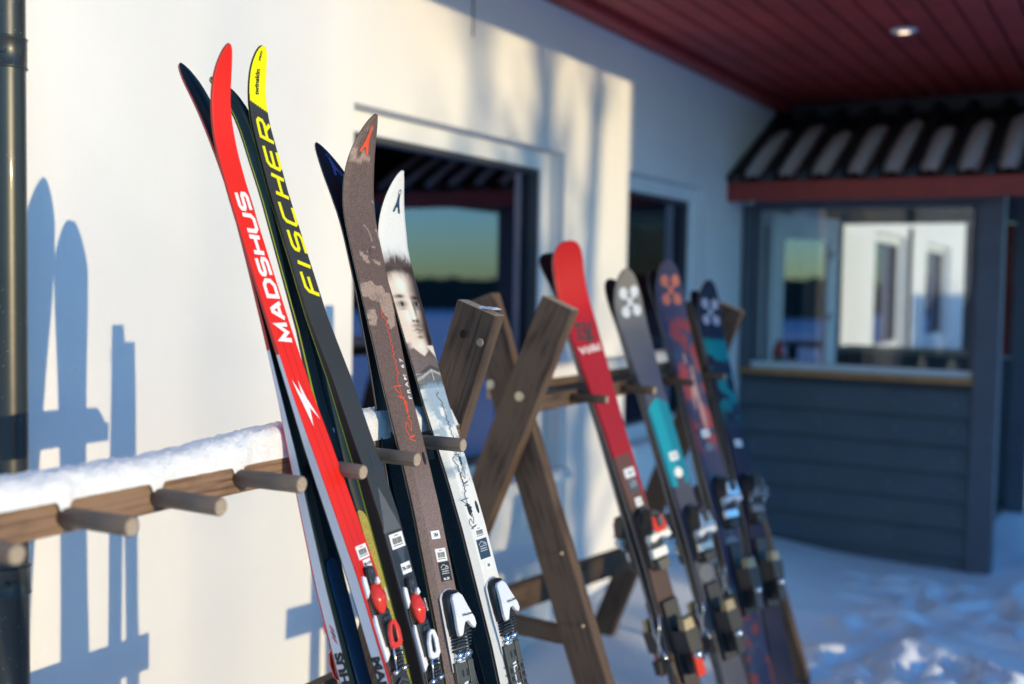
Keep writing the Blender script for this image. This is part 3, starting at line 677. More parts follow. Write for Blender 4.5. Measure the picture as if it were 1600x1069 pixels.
def barcode(sk, u, v, L_=.017, W_=.024, rot=0, top=''):
    L_ *= 1.08; W_ *= 1.08
    bm = bmesh.new(); prism(bm, sk, rect(u, u+L_, v-W_/2, v+W_/2), .0, .0006)
    o = bmobj('label_sticker', bm, M['paper'], sk.root)
    bm = bmesh.new(); x = v-W_*.34; rr = random.Random(int(u*1e4))
    while x < v+W_*.34:
        b = rr.choice((.0006, .0009, .0013)); prism(bm, sk, rect(u+L_*.30, u+L_*.70, x, min(x+b, v+W_*.36)), .0006, .0008); x += b+rr.choice((.0006, .0009))
    for k, (a0, a1, hh) in enumerate(((-.36, .36, .16), (-.14, .14, .82))):
        y = v+a0*W_
        while y < v+a1*W_:
            prism(bm, sk, rect(u+L_*hh, u+L_*(hh+.07), y, y+.0013), .0006, .0008); y += .0021
    b = bmobj('barcode', bm, M['ink'], sk.root)
def textlabel(sk, txt, u, v, L_, W_, size, paper='paper', ink='ink'):
    if paper:
        bm = bmesh.new(); prism(bm, sk, rect(u, u+L_, v-W_/2, v+W_/2), .0, .0006); bmobj('label_sticker', bm, M[paper], sk.root)
    bm = text_bm(txt, size, .0003, align='CENTER')
    tris_to_ski(sk, bm, 'label_text', M[ink], sk.root, .0008, lambda x, y: (u+(L_-size*.7)/2+y, v+x))
def logo_label(sk, u, v, L_, W_, col, txt=None):
    bm = bmesh.new(); prism(bm, sk, rect(u, u+L_, v-W_/2, v+W_/2), .0, .0006); bmobj('label_sticker', bm, M[col], sk.root)
    bm = bmesh.new(); z0 = u+L_*.72
    def ln(pts, wd, zz=0): stroke(bm, pts, wd, zz)
    ln([(-W_*.36, 0), (-W_*.16, L_*.12), (-W_*.02, L_*.16), (W_*.1, L_*.06), (W_*.2, L_*.09), (W_*.36, -.001)], .0008)
    ln([(W_*.02, -L_*.02), (W_*.2, L_*.02), (W_*.3, -L_*.03), (W_*.36, -L_*.1)], .0007, .0001)
    rr = random.Random(4)
    for r_, (yy, ww) in enumerate(((-L_*.12, .32), (-L_*.24, .30), (-L_*.35, .33))):
        x = -W_*ww
        while x < W_*ww:
            a = rr.uniform(.0010, .0018); hh = rr.choice((.0016, .0022)); ln([(x, yy), (x, yy+hh)], .0006, .0002); ln([(x, yy+hh*.5), (x+a, yy+hh*.5)], .0005, .0003); x += a+.0006
    tris_to_ski(sk, bm, 'mountain_logo', M['whiteprint'], sk.root, .0008, lambda x, y: (z0+y, v+x))
    if txt:
        bm = text_bm(txt, L_*.17, .0003, align='CENTER'); tris_to_ski(sk, bm, 'label_text', M['whiteprint'], sk.root, .0008, lambda x, y: (u+L_*.07+y, v+x))
def arrow_emblem(sk, u, v, hgt, m, flipv=1, face=1):
    bm = bmesh.new(); w_ = hgt*.5
    ring = [(.09*hgt*math.cos(a), hgt*.88+.09*hgt*math.sin(a)) for a in np.linspace(0, 2*PI, 17)[:-1]]
    stroke(bm, ring, .035*hgt, 0, True)
    a = [bm.verts.new((x*hgt, y*hgt, .0001)) for x, y in ((-.06, .80), (.06, .80), (.09, .5), (.25, .0), (.10, .02), (.02, .25), (-.09, .25), (-.18, .06), (-.33, .06), (-.12, .45))]
    bm.faces.new((a[0], a[9], a[6], a[5], a[2], a[1])); bm.faces.new((a[9], a[8], a[7], a[6])); bm.faces.new((a[2], a[5], a[4], a[3]))
    if face < 0:
        for q in bm.verts: q.co.z = -q.co.z-.0012
    tris_to_ski(sk, bm, 'arrow_emblem', m, sk.root, .0006, lambda x, y: (u+y, v+x*flipv), cut=.004, ontop=face > 0)
def petals(sk, u, v, r, m):
    bm = bmesh.new()
    for i, a in enumerate((R(48), R(132), R(228), R(312))):
        c = (math.cos(a)*r*.55, math.sin(a)*r*.62); vs = []
        for t in np.linspace(0, 2*PI, 19)[:-1]:
            q = r*.30*(1+.55*math.cos(t)); x, y = q*math.cos(t)*1.25+r*.05, q*.95*math.sin(t)*1.25
            vs.append(bm.verts.new((c[0]+x*math.cos(a)-y*math.sin(a), c[1]+x*math.sin(a)+y*math.cos(a), .0001*i)))
        bm.faces.new(vs)
    for i, (a, b) in enumerate(((-1, 1), (1, 1))): stroke(bm, [(-r*.4*a, -r*.4), (r*.4*a, r*.4)], r*.22, .0005+.0001*i)
    tris_to_ski(sk, bm, 'petal_emblem', m, sk.root, .0006, lambda x, y: (u+y, v+x), cut=.006)

# ---- numpy artwork
def vnoise(u, v, f, seed=0, oct=3):
    r = np.random.default_rng(seed); out = np.zeros_like(u); amp = 1
    for o in range(oct):
        g = r.random((64, 64)); x = (u*f+r.random()*9) % 63; y = (v*f+9+r.random()*9) % 63
        x0 = np.floor(x).astype(int) % 63; y0 = np.floor(y).astype(int) % 63; fx = x-np.floor(x); fy = y-np.floor(y)
        fx = fx*fx*(3-2*fx); fy = fy*fy*(3-2*fy)
        out += amp*((g[x0, y0]*(1-fx)+g[x0+1, y0]*fx)*(1-fy)+(g[x0, y0+1]*(1-fx)+g[x0+1, y0+1]*fx)*fy); amp *= .5; f *= 2.1
    return out/(2-2*.5**oct)
def mix(a, b, k): k = np.clip(k, 0, 1)[..., None]; return a*(1-k)+b*k
def sst(a, b, x): t = np.clip((x-a)/(b-a), 0, 1); return t*t*(3-2*t)
def const(u, c): return np.ones(u.shape+(3,))*np.array(c)
G = lambda u, v, u0, v0, a, b: np.exp(-(((u-u0)/a)**2+((v-v0)/b)**2))
def top_red(u, v):
    c = const(u, (.78, .022, .012)); c = mix(c, const(u, (.58, .015, .01)), sst(.0, .0008, .0008-np.abs(np.abs(v)-.007))*(u < 1.5))
    low = sst(1.24, 1.10, u); chk = ((np.floor(u/.0022)+np.floor(v/.0022)) % 2); c = mix(c, const(u, (.30, .015, .02)), low*chk*.8)
    return mix(c, const(u, (.16, .01, .015)), low*sst(.011, .016, v)*.0+sst(1.10, .98, u)*.5)
def top_yel(u, v):
    c = const(u, (.040, .042, .042)); edge = 1.866-(v+.02)*.40
    c = mix(c, const(u, (.84, .80, .0)), (u > edge).astype(float)*(v > -.019+.0*(u)))
    c = mix(c, const(u, (.028, .034, .045)), sst(1.15, 1.12, u))
    tri = (u > 1.165) & (u < 1.235) & (np.abs(v+.004-(1.2-u)*.05) < (1.235-u)*.30); c = mix(c, const(u, (.11, .115, .12)), tri.astype(float))
    tri2 = (u > 1.105) & (u < 1.15) & (np.abs(v-.003) < (u-1.105)*.3); return mix(c, const(u, (.06, .075, .10)), tri2.astype(float))
def top_bro(u, v):
    n = vnoise(u, v, 900, 5, 2); c = mix(const(u, (.085, .052, .043)), const(u, (.20, .14, .12)), .25+.5*n)
    low = sst(1.32, 1.18, u); c = mix(c, const(u, (.235, .17, .15)), low*.75)
    b = vnoise(u, v, 38, 8, 4)+.22*G(u, v, 1.665, -.016, .032, .016)+.30*G(u, v, 1.555, -.018, .03, .02)+.26*G(u, v, 1.53, .02, .022, .02)+.14*G(u, v, 1.61, .02, .012, .014)-.12
    pale = mix(const(u, (.44, .32, .25)), const(u, (.30, .20, .16)), n)
    c = mix(c, pale, sst(.56, .60, b)*(u > 1.48))
    c = mix(c, const(u, (.045, .028, .024)), .8*G(u, v, 1.635, -.006, .006, .010)*(vnoise(u, v, 300, 3, 2) > .4)+.7*G(u, v, 1.547, -.004, .008, .012)*(vnoise(u, v, 400, 2, 2) > .45))
    c = mix(c, const(u, (.5, .4, .33)), .7*G(u, v, 1.633, -.005, .0022, .0022)+.6*np.exp(-((np.hypot(u-1.66, (v+.012)*1.0)-.027)/.0016)**2)*(v > -.0)*(u > 1.655))
    return c
def top_whi(u, v):
    wht = const(u, (.80, .78, .72)); n = vnoise(u, v, 700, 6, 2); c = wht.copy()
    skin = mix(const(u, (.74, .59, .47)), const(u, (.10, .062, .05)), sst(-.006, .036, v+.006*np.sin(u*90))*.85+.16*(n-.4))
    # hair
    hu = 1.598+.016*vnoise(u, v, 70, 4, 3)-.10*(v+.01)**2/.01*.3; strand = vnoise(u*.5, v*3, 160, 9, 3)
    face = sst(1.425, 1.432, u)*(1-sst(hu-.003, hu+.003, u))
    c = mix(c, skin, face)
    hair = np.exp(-((u-(hu-.004+.012*(strand-.5)))/(.017))**2)*(.55+.6*strand); c = mix(c, const(u, (.09, .06, .05)), np.clip(hair*1.6, 0, 1)*(u > 1.55))
    c = mix(c, const(u, (.10, .07, .06)), sst(.022, .036, v)*sst(1.50, 1.53, u)*(1-sst(1.585, 1.60, u))*.8)
    D = const(u, (.028, .018, .016)); LT = const(u, (.86, .74, .62)); ec = -.004
    c = mix(c, LT, .75*G(u, v, 1.565, -.014, .02, .016)+.6*G(u, v, 1.505, -.020, .016, .009)+.6*G(u, v, 1.449, -.006, .008, .012))
    c = mix(c, D, .95*G(u, v, 1.53, .037, .06, .011)+.85*G(u, v, 1.455, .024, .028, .010)+.35*G(u, v, 1.50, .026, .05, .008))
    for vo, k in ((-.023, 1.1), (.021, 1.25)):
        c = mix(c, D, k*.85*G(u, v, 1.540+.003*(vo < 0), ec+vo*1.05, .0036, .0125))
        c = mix(c, D, k*.80*G(u, v, 1.5285, ec+vo, .0062, .0115)); c = mix(c, const(u, (.50, .40, .33)), .8*G(u, v, 1.5275, ec+vo-.006, .0022, .003)+.7*G(u, v, 1.5275, ec+vo+.006, .0022, .003))
        c = mix(c, const(u, (.005, .004, .004)), G(u, v, 1.5285, ec+vo, .0032, .0034)*1.2); c = mix(c, D, .4*G(u, v, 1.519, ec+vo, .0018, .010))
    c = mix(c, D, .62*G(u, v, 1.520, ec+.011, .018, .0042)); c = mix(c, LT, .9*G(u, v, 1.516, ec+.002, .018, .0036)+.7*G(u, v, 1.502, ec+.001, .004, .005))
    c = mix(c, D, .95*G(u, v, 1.496, ec+.009, .0034, .0065)+.85*G(u, v, 1.4965, ec-.003, .0022, .0042))
    c = mix(c, D, .62*G(u, v, 1.4875, ec+.005, .0042, .015)*(.6+.6*strand)); c = mix(c, D, .9*G(u, v, 1.4795+.0012*np.cos((v-ec)*250), ec+.005, .0018, .0135)); c = mix(c, const(u, (.30, .17, .14)), .75*G(u, v, 1.4745, ec+.005, .003, .009)); c = mix(c, D, .7*G(u, v, 1.466, ec+.005, .003, .009))
    fc = (u > 1.43)*(u < 1.60); lum = c.mean(-1, keepdims=True); c = np.where(fc[..., None], np.clip(c*(.62+.85*lum), 0, .8), c)
    jaw = np.abs(v-ec)-(.040-24*np.clip(1.472-u, 0, .05)**2*(1)); c = mix(c, mix(const(u, (.07, .045, .038)), const(u, (.20, .14, .12)), n), sst(-.001, .004, jaw)*(u < 1.478)*(u > 1.40)*.95)
    c = mix(c, LT, (sst(.016, .021, v-.9*(1.44-u))*(u < 1.45)*(u > 1.405)).astype(float)*.9)
    # collar and coat
    col = sst(1.412, 1.408, u+.35*np.abs(v-.004)-.004); c = mix(c, const(u, (.05, .06, .065)), col*(u > 1.372)*(.75+.25*n)); c = mix(c, const(u, (.6, .5, .42)), .9*np.exp(-((u-(1.404-.35*np.abs(v-.004)))/.0022)**2)+.9*(np.abs(v-.004) < .0016)*(u < 1.405)*(u > 1.385))
    bl = vnoise(u, v, 55, 12, 4); wash = sst(.40, .60, bl+.18*sst(1.30, 1.375, u)-.22*sst(1.27, 1.17, u))*sst(1.385, 1.375, u)*sst(1.14, 1.2, u)
    c = mix(c, mix(const(u, (.16, .27, .36)), const(u, (.36, .46, .52)), n), wash*.85)
    return c
def grad(u, stops):
    p = [a for a, b in stops]; return np.stack([np.interp(u, p, [b[i] for a, b in stops]) for i in range(3)], -1)
def top_ared(u, v):
    c = grad(u, [(.9, (.34, .004, .012)), (1.15, (.38, .003, .018)), (1.45, (.35, .003, .014)), (1.52, (.52, .004, .006)), (1.7, (.45, .003, .006))])
    c = mix(c, const(u, (.42, .008, .02)), (np.abs(v-.006) < .0007).astype(float)*(u < 1.3))
    c = mix(c, const(u, (.13, .055, .045)), ((u < 1.075) & (v < .022)).astype(float)); return mix(c, const(u, (.085, .05, .04)), sst(1.0, .9, u))
def top_agrey(u, v):
    c = grad(u, [(.4, (.04, .04, .05)), (1.10, (.07, .075, .11)), (1.28, (.055, .065, .11)), (1.42, (.12, .12, .13)), (1.52, (.25, .225, .19)), (1.6, (.24, .21, .17))])
    teal = (u < 1.205-.9*(np.abs(v))**1.6*4)*(u > .935+.05*(np.abs(v) < .018)); c = mix(c, mix(const(u, (.0, .30, .38)), const(u, (.0, .21, .29)), (v > .005).astype(float)), teal.astype(float))
    return mix(c, const(u, (.10, .10, .12)), (u < .7).astype(float)*.8)
def top_anavy(u, v):
    c = const(u, (.055, .05, .10)); n = vnoise(u, v, 28, 21, 4); k = sst(.48, .58, n)*sst(.98, 1.05, u)*(1-sst(1.44, 1.48, u)); c = mix(c, const(u, (.42, .055, .045)), k*.85)
    n2 = vnoise(u, v, 45, 33, 3); c = mix(c, const(u, (.03, .10, .14)), sst(.6, .68, n2)*(1-sst(1.44, 1.47, u))*.6)
    f = G(u, v, 1.13, .012, .06, .010)+G(u, v, 1.22, .004, .035, .014)+G(u, v, 1.27, .014, .03, .006)+G(u, v, 1.17, -.012, .03, .005)+G(u, v, 1.32, -.004, .025, .005)
    c = mix(c, const(u, (.52, .30, .26)), sst(.45, .65, f+.25*n)*.95); return mix(c, const(u, (.30, .05, .04)), sst(.5, .6, n)*(u < .5))
def top_adark(u, v):
    c = const(u, (.018, .014, .038)); n = vnoise(u, v, 26, 44, 4); k = sst(.46, .54, n+.22*sst(1.30, 1.37, u)+.0*v)*(1-sst(1.39, 1.41, u))*sst(1.05, 1.2, u); return mix(c, const(u, (.0, .24, .24)), k)

# ---- bindings
class Scaled:
    def __init__(s, sk, u0, a, b, c): s.k = sk; s.u0 = u0; s.a = a; s.b = b; s.c = c; s.root = sk.root; s.S = sk.S; s.N = sk.N
    def t(s, u): return s.k.t(s.u0+(np.asarray(u)-s.u0)*s.a)
    def P(s, u, v, n): u2 = s.u0+(np.asarray(u)-s.u0)*s.a; t = s.k.t(u2); return s.k.P(u2, np.asarray(v)*s.b, t+(n-t)*s.c)
def bind_xc(sk, u0, loop, parent_name='binding'):
    """classic binding with red lever; u0 = top end"""
    sk = Scaled(sk, u0, .78, .94, .62)
    b = bpy.data.objects.new('binding', None); COL.objects.link(b); b.parent = sk.root; b.location = (0, 0, 0)
    # children meshes are in world coordinates
    def pp(n, fn, m, bv=.0008): 
        bm = bmesh.new(); fn(bm); return bmobj(n, bm, m, b, False, bv)
    pp('mounting_plate', lambda bm: prism(bm, sk, [(u0-.02, -.010), (u0-.005, -.006), (u0, .0), (u0-.005, .006), (u0-.02, .010), (u0-.06, .020), (u0-.2, .0205), (u0-.4, .019), (u0-.4, -.019), (u0-.2, -.0205), (u0-.06, -.020)], .0, .004, .001), M['dark'])
    pp('side_cover', lambda bm: (prism(bm, sk, [(u0-.022, -.020), (u0-.012, -.018), (u0-.016, -.011), (u0-.045, -.012), (u0-.055, -.021)], .0, .007, .001), prism(bm, sk, [(u0-.10, -.022), (u0-.085, -.019), (u0-.09, -.012), (u0-.165, -.010), (u0-.175, -.021)], .0, .008, .001)), M['whitep'])
    pp('front_hook', lambda bm: (prism(bm, sk, oval(u0-.012, .0, .013, .010, 16, 3), .004, .014, .002), prism(bm, sk, rect(u0-.032, u0-.018, -.008, .008), .004, .011, .001)), M['dark'])
    pp('hook_hole', lambda bm: prism(bm, sk, oval(u0-.011, .0, .004, .0035, 12), .014, .0145, 0), M['darkgrey'])
    pp('pivot', lambda bm: prism(bm, sk, [(u0-.03, .001), (u0-.022, .004), (u0-.022, .008), (u0-.034, .011), (u0-.038, .004)], .006, .018, .001), M['whitep'])
    # lever: humped wedge
    L0, L1 = u0-.032, u0-.092
    def lever(bm):
        rows = []
        for k, t in enumerate(np.linspace(0, 1, 15)):
            u = L0+(L1-L0)*t; hw = np.interp(t, [0, .12, .35, .62, .88, 1], [.007, .010, .0155, .0145, .0085, .006]); hh = np.interp(t, [0, .15, .5, .85, 1], [.010, .019, .026, .018, .010])
            ring = []
            for a in np.linspace(0, PI, 11): ring.append(bm.verts.new(sk.P(u, hw*math.cos(a), float(sk.t(u))+.005+(hh-.005)*math.sin(a)**.75)))
            rows.append(ring)
        for r0, r1 in zip(rows[:-1], rows[1:]):
            for k in range(10): bm.faces.new((r0[k], r0[k+1], r1[k+1], r1[k]))
            bm.faces.new((r0[0], r1[0], r1[-1], r0[-1]))
        bm.faces.new(rows[0]); bm.faces.new(rows[-1][::-1])
    bm = bmesh.new(); lever(bm); bmobj('lever', bm, M['redp'], b, True)
    bm = text_bm('MOVE', .0085, .0002, .1, 1.1, align='CENTER')
    for v in bm.verts: u = u0-.058-v.co.x; v.co = Vector(sk.P(u, .0068+v.co.y*.7, float(sk.t(u))+.0262-.0012*(v.co.y/.0065)))
    me = bpy.data.meshes.new('lever_text'); bm.to_mesh(me); bm.free(); link('lever_text', me, b, M['whiteprint'])
    pp('body', lambda bm: (prism(bm, sk, [(u0-.085, -.016), (u0-.085, .016), (u0-.13, .017), (u0-.15, .019), (u0-.15, -.016), (u0-.12, -.017)], .004, .012, .002), prism(bm, sk, rect(u0-.112, u0-.094, -.006, .010), .012, .016, .002)), M['dark'])
    # toe loop: ring shaped
    def loopf(bm):
        c = u0-.133; o = [(.030, 0), (.026, .009), (.008, .0155), (-.018, .0165), (-.026, .010), (-.024, -.008), (-.016, -.014), (.008, -.0135), (.026, -.007)]
        inn = [(a*.62+.002, b_*.36) for a, b_ in o]; n = len(o)
        zz = lambda a: .022+.010*(a+.03)/.06
        vo0 = [bm.verts.new(sk.P(c+a, v, float(sk.t(c))+zz(a)-.007)) for a, v in o]; vo1 = [bm.verts.new(sk.P(c+a*.95, v*.93, float(sk.t(c))+zz(a))) for a, v in o]
        vi0 = [bm.verts.new(sk.P(c+a, v, float(sk.t(c))+zz(a)-.007)) for a, v in inn]; vi1 = [bm.verts.new(sk.P(c+a, v, float(sk.t(c))+zz(a)-.001)) for a, v in inn]
        for i in range(n):
            j = (i+1) % n; bm.faces.new((vo0[i], vo0[j], vo1[j], vo1[i])); bm.faces.new((vo1[i], vo1[j], vi1[j], vi1[i])); bm.faces.new((vi1[i], vi1[j], vi0[j], vi0[i])); bm.faces.new((vi0[i], vi0[j], vo0[j], vo0[i]))
    bm = bmesh.new(); loopf(bm); bmobj('toe_loop', bm, M[loop], b, False, .0012)
    def wires(bm):
        t0 = float(sk.t(u0-.17))
        for v in (-.008, .008): tube(bm, [sk.P(u0-.145, v, t0+.022), sk.P(u0-.175, v*1.1, t0+.016), sk.P(u0-.195, v*1.2, t0+.012)], .0013, 8)
        for v in (-.011, .011): tube(bm, [sk.P(u0-.196, v-.006, t0+.012), sk.P(u0-.196, v+.006, t0+.012)], .0035, 10)
    bm = bmesh.new(); wires(bm); bmobj('pivot_wire', bm, M['chrome'], b, True)
    def bel(bm):
        for k in range(5): prism(bm, sk, rect(u0-.168-.007*k, u0-.163-.007*k, -.009+.001*k, .010), .010, .024-.0022*k, .0005)
    pp('flexor', bel, M['dark'], .0005)
    def ridge(bm):
        for k in range(9):
            uu = u0-.21-.011*k
            for sg in (-1, 1): prism(bm, sk, [(uu, 0), (uu-.005, 0), (uu-.017, sg*.018), (uu-.012, sg*.018)][::sg], .004, .0085, .0003)
    pp('ridged_plate', ridge, M['darkgrey'], 0)
def bind_bc(sk, u0, txt):
    sk = Scaled(sk, u0, .68, .94, .52)
    b = bpy.data.objects.new('binding', None); COL.objects.link(b); b.parent = sk.root
    def pp(n, fn, m, bv=.0012): 
        bm = bmesh.new(); fn(bm); return bmobj(n, bm, m, b, False, bv)
    def shell(bm, L0, L1, prof, hp, lift, k=13, pw=.6):
        rows = []
        for t in np.linspace(0, 1, 19):
            u = L0+(L1-L0)*t; hw = np.interp(t, *prof); hh = np.interp(t, *hp)
            rows.append([bm.verts.new(sk.P(u, hw*(abs(math.cos(a))**.6)*(1 if math.cos(a) > 0 else -1), float(sk.t(u))+lift+(hh-lift)*math.sin(a)**pw)) for a in np.linspace(0, PI, k)])
        for r0, r1 in zip(rows[:-1], rows[1:]):
            for j in range(k-1): bm.faces.new((r0[j], r0[j+1], r1[j+1], r1[j]))
            bm.faces.new((r0[0], r1[0], r1[-1], r0[-1]))
        bm.faces.new(rows[0]); bm.faces.new(rows[-1][::-1])
    bm = bmesh.new(); shell(bm, u0+.003, u0-.185, ([0, .03, .1, .5, 1], [.008, .022, .029, .030, .028]), ([0, 1], [.004, .004]), .0); bmobj('base_gasket', bm, M['side_white'], b, True)
    bm = bmesh.new(); shell(bm, u0, u0-.105, ([0, .04, .16, .45, .8, 1], [.006, .017, .0245, .026, .025, .024]), ([0, .05, .2, .6, 1], [.008, .022, .030, .033, .028]), .0); bmobj('housing', bm, M['dark'], b, True)
    # white cover: flares to the lower end with a notch
    def cover(bm):
        o = [(-.012, -.013), (-.010, .004), (-.018, .012), (-.045, .018), (-.075, .028), (-.090, .031), (-.098, .026), (-.090, .015), (-.078, .007), (-.080, -.003), (-.092, -.009), (-.106, -.014), (-.107, -.022), (-.090, -.0265), (-.060, -.025), (-.040, -.0215), (-.020, -.019)]
        ho = lambda a: .036+.012*min(1, max(0, (-a-.01)/.06))-.004*max(0, (-a-.07)/.03)
        lo = [bm.verts.new(sk.P(u0+a, v, float(sk.t(u0+a))+ho(a)-.012)) for a, v in o]
        mi = [bm.verts.new(sk.P(u0+a, v, float(sk.t(u0+a))+ho(a)-.002)) for a, v in o]
        cu = sum(a for a, v in o)/len(o); hi = [bm.verts.new(sk.P(u0+cu+(a-cu)*.93, v*.88, float(sk.t(u0+a))+ho(a))) for a, v in o]
        n = len(o)
        for i in range(n):
            j = (i+1) % n; bm.faces.new((lo[i], lo[j], mi[j], mi[i])); bm.faces.new((mi[i], mi[j], hi[j], hi[i]))
        bm.faces.new(hi); bm.faces.new(lo[::-1])
    bm = bmesh.new(); cover(bm); bmesh.ops.triangulate(bm, faces=[f for f in bm.faces if len(f.verts) > 4]); o = bmobj('white_cover', bm, M['whitep'], b, False, .0015, 3)
    bm = text_bm(txt, .0062, .0003, .1, 1.3, align='CENTER')
    for v in bm.verts: u = u0-.066+v.co.y; vv = v.co.x+.006; v.co = Vector(sk.P(u, vv, float(sk.t(u))+.0492))
    me = bpy.data.meshes.new('cover_text'); bm.to_mesh(me); bm.free(); link('cover_text', me, b, M['ink'])
    def bel(bm):
        for k in range(7):
            uu = u0-.092-.0075*k; ww = .0215+.0006*k; prism(bm, sk, [(uu, -ww*.9), (uu, ww*.9), (uu-.0045, ww), (uu-.0045, -ww)], .003, .034-.002*k-.004*max(0, k-4), .0006)
    pp('bellows', bel, M['dark'], .0008)
    bm = bmesh.new(); t0 = float(sk.t(u0-.15))
    for v0, v1 in ((-.020, -.003), (.004, .020)): tube(bm, [sk.P(u0-.150, v0, t0+.014), sk.P(u0-.150, v1, t0+.014)], .0055, 12)
    tube(bm, [sk.P(u0-.160, -.022, t0+.010), sk.P(u0-.160, .022, t0+.010)], .003, 10); bmobj('toe_bar', bm, M['chrome'], b, True)
    def plate(bm):
        for sg in (-1, 1): prism(bm, sk, [(u0-.165, sg*.027), (u0-.165, sg*.0115), (u0-.46, sg*.0105), (u0-.46, sg*.024)][::sg], .0, .013, .001)
        prism(bm, sk, rect(u0-.215, u0-.168, -.0112, .0112), .0, .010, .001)
        for k in range(12): prism(bm, sk, rect(u0-.217-.02*k-.003, u0-.217-.02*k, -.0285, .0285), .0, .0145, .0005)
    pp('ridged_plate', plate, M['gunmetal'], .0006)
    pp('plate_slots', lambda bm: [prism(bm, sk, rect(u0-.200, u0-.184, sg*.0075-.0035, sg*.0075+.0035), .0101, .0106) for sg in (-1, 1)]+[prism(bm, sk, rect(u0-.217-.02*k-.017, u0-.217-.02*k-.006, sg*.019-.0045, sg*.019+.0045), .0131, .0136) for k in range(10) for sg in (-1, 1)], M['ink'], 0)
    pp('centre_strip', lambda bm: prism(bm, sk, [(u0-.212, -.008), (u0-.210, .004), (u0-.40, .009), (u0-.40, -.009)], .004, .012, .001), M['whitep'])
    pp('strip_inlay', lambda bm: prism(bm, sk, [(u0-.225, -.006), (u0-.223, .002), (u0-.265, .006), (u0-.265, -.007)], .012, .0124), M['darkgrey'], 0)
    bm = text_bm('Rottefella', .0145, .0004, .2, 1.25)
    for v in bm.verts: u = u0-.395+v.co.x; v.co = Vector(sk.P(u, .0055-v.co.y*.8, float(sk.t(u))+.0124))
    me = bpy.data.meshes.new('strip_text'); bm.to_mesh(me); bm.free(); link('strip_text', me, b, M['ink'])
def bind_alpine(sk, ut, uh, style=0):
    """toe piece at ut, heel piece at uh"""
    for nm, c, parts_ in (('toe_binding', ut, 'toe'), ('heel_binding', uh, 'heel')):
        b = bpy.data.objects.new(nm, None); COL.objects.link(b); b.parent = sk.root
        def pp(n, fn, m, bv=.0015): bm = bmesh.new(); fn(bm); return bmobj(n, bm, M[m], b, False, bv)
        if parts_ == 'toe':
            pp('mount', lambda bm: prism(bm, sk, [(c+.055, -.014), (c+.055, .014), (c+.03, .03), (c-.11, .032), (c-.11, -.032), (c+.03, -.03)], .0, .016, .002), 'dark')
            pp('housing', lambda bm: prism(bm, sk, [(c+.045, -.016), (c+.045, .016), (c+.0, .032), (c-.02, .034), (c-.02, -.034), (c+.0, -.032)], .016, .052, .006), 'dark')
            pp('cap', lambda bm: prism(bm, sk, [(c+.028, -.020), (c+.028, .020), (c-.018, .030), (c-.018, -.030)], .052, .058, .003), ('redp', 'chrome', 'chrome', 'darkgrey')[style])
            pp('toe_cup', lambda bm: (prism(bm, sk, [(c-.018, -.038), (c-.018, .038), (c-.034, .044), (c-.040, .03), (c-.028, 0), (c-.040, -.03), (c-.034, -.044)], .030, .050, .002)), ('room_light', 'side_white', 'side_white', 'side_grey')[style])
            pp('afd_plate', lambda bm: prism(bm, sk, rect(c-.085, c-.060, -.030, .030), .016, .030, .002), ('room_light', 'chrome', 'chrome', 'side_grey')[style])
            pp('lower_housing', lambda bm: prism(bm, sk, [(c-.088, -.026), (c-.088, .026), (c-.12, .020), (c-.125, .0), (c-.12, -.020)], .0, .034, .004), ('gunmetal', 'dark', 'dark', 'dark')[style])
            bm = bmesh.new()
            for sg in (-1, 1): bmesh.ops.create_icosphere(bm, subdivisions=1, radius=.0065, matrix=Matrix.Translation(Vector(sk.P(c-.012, sg*.026, float(sk.t(c))+.055))))
            bmobj('glint_bead', bm, M['chrome'], b, True)  # chrome beads added to give bright sun glints
            for sg in (-1, 1):
                bm = bmesh.new(); tube(bm, [sk.P(c-.05, sg*.024, float(sk.t(c))+.02), sk.P(c-.05, sg*.034, float(sk.t(c))+.03), sk.P(c-.018, sg*.036, float(sk.t(c))+.034)], .003, 8)
                bmobj('wing_pin', bm, M['chrome'], b, True)
            pp('spring_barrel', lambda bm: prism(bm, sk, oval(c+.012, 0, .018, .011, 14, 2.4), .058, .066, .003), 'darkgrey')
        else:
            pp('track', lambda bm: prism(bm, sk, rect(c-.13, c+.10, -.028, .028), .0, .014, .001), 'dark')
            pp('housing', lambda bm: (prism(bm, sk, [(c+.02, -.030), (c+.02, .030), (c-.05, .026), (c-.05, -.026)], .014, .065, .006), prism(bm, sk, [(c-.045, -.016), (c-.045, .016), (c-.11, .012), (c-.11, -.012)], .014, .045, .006)), 'dark')
            pp('heel_cup', lambda bm: prism(bm, sk, [(c+.05, -.018), (c+.05, .018), (c+.012, .024), (c+.0, .02), (c+.0, -.02), (c+.012, -.024)], .040, .062, .004), 'tan_metal')
            pp('lever', lambda bm: prism(bm, sk, [(c-.03, -.012), (c-.03, .012), (c-.115, .016), (c-.115, -.016)], .050, .060, .002), ('redp', 'dark', 'darkgrey', 'dark')[style])
            for sg in (-1, 1):
                bm = bmesh.new(); tube(bm, [sk.P(c+.07, sg*.036, .012), sk.P(c+.02, sg*.050, .004), sk.P(c-.03, sg*.054, -.012), sk.P(c-.06, sg*.055, -.026)], .0028, 8); bmobj('brake_arm', bm, M['chrome'], b, True)
                pp('brake_tip', lambda bm: prism(bm, sk, rect(c-.095, c-.055, sg*.056-.008, sg*.056+.008), -.042, -.020, .002, base=0), 'dark')
            bm = bmesh.new(); bmesh.ops.create_icosphere(bm, subdivisions=2, radius=.013, matrix=Matrix.Translation(Vector(sk.P(c-.055, 0, float(sk.t(c))+.060)))); bmobj('heel_glint_bead', bm, M['chrome'], b, True)  # last bead: chrome ball added for a bright glint on the heel

def skiroot(label, x, y, grp): return thing('ski', label, 'ski', grp, loc=(x, y, 0))

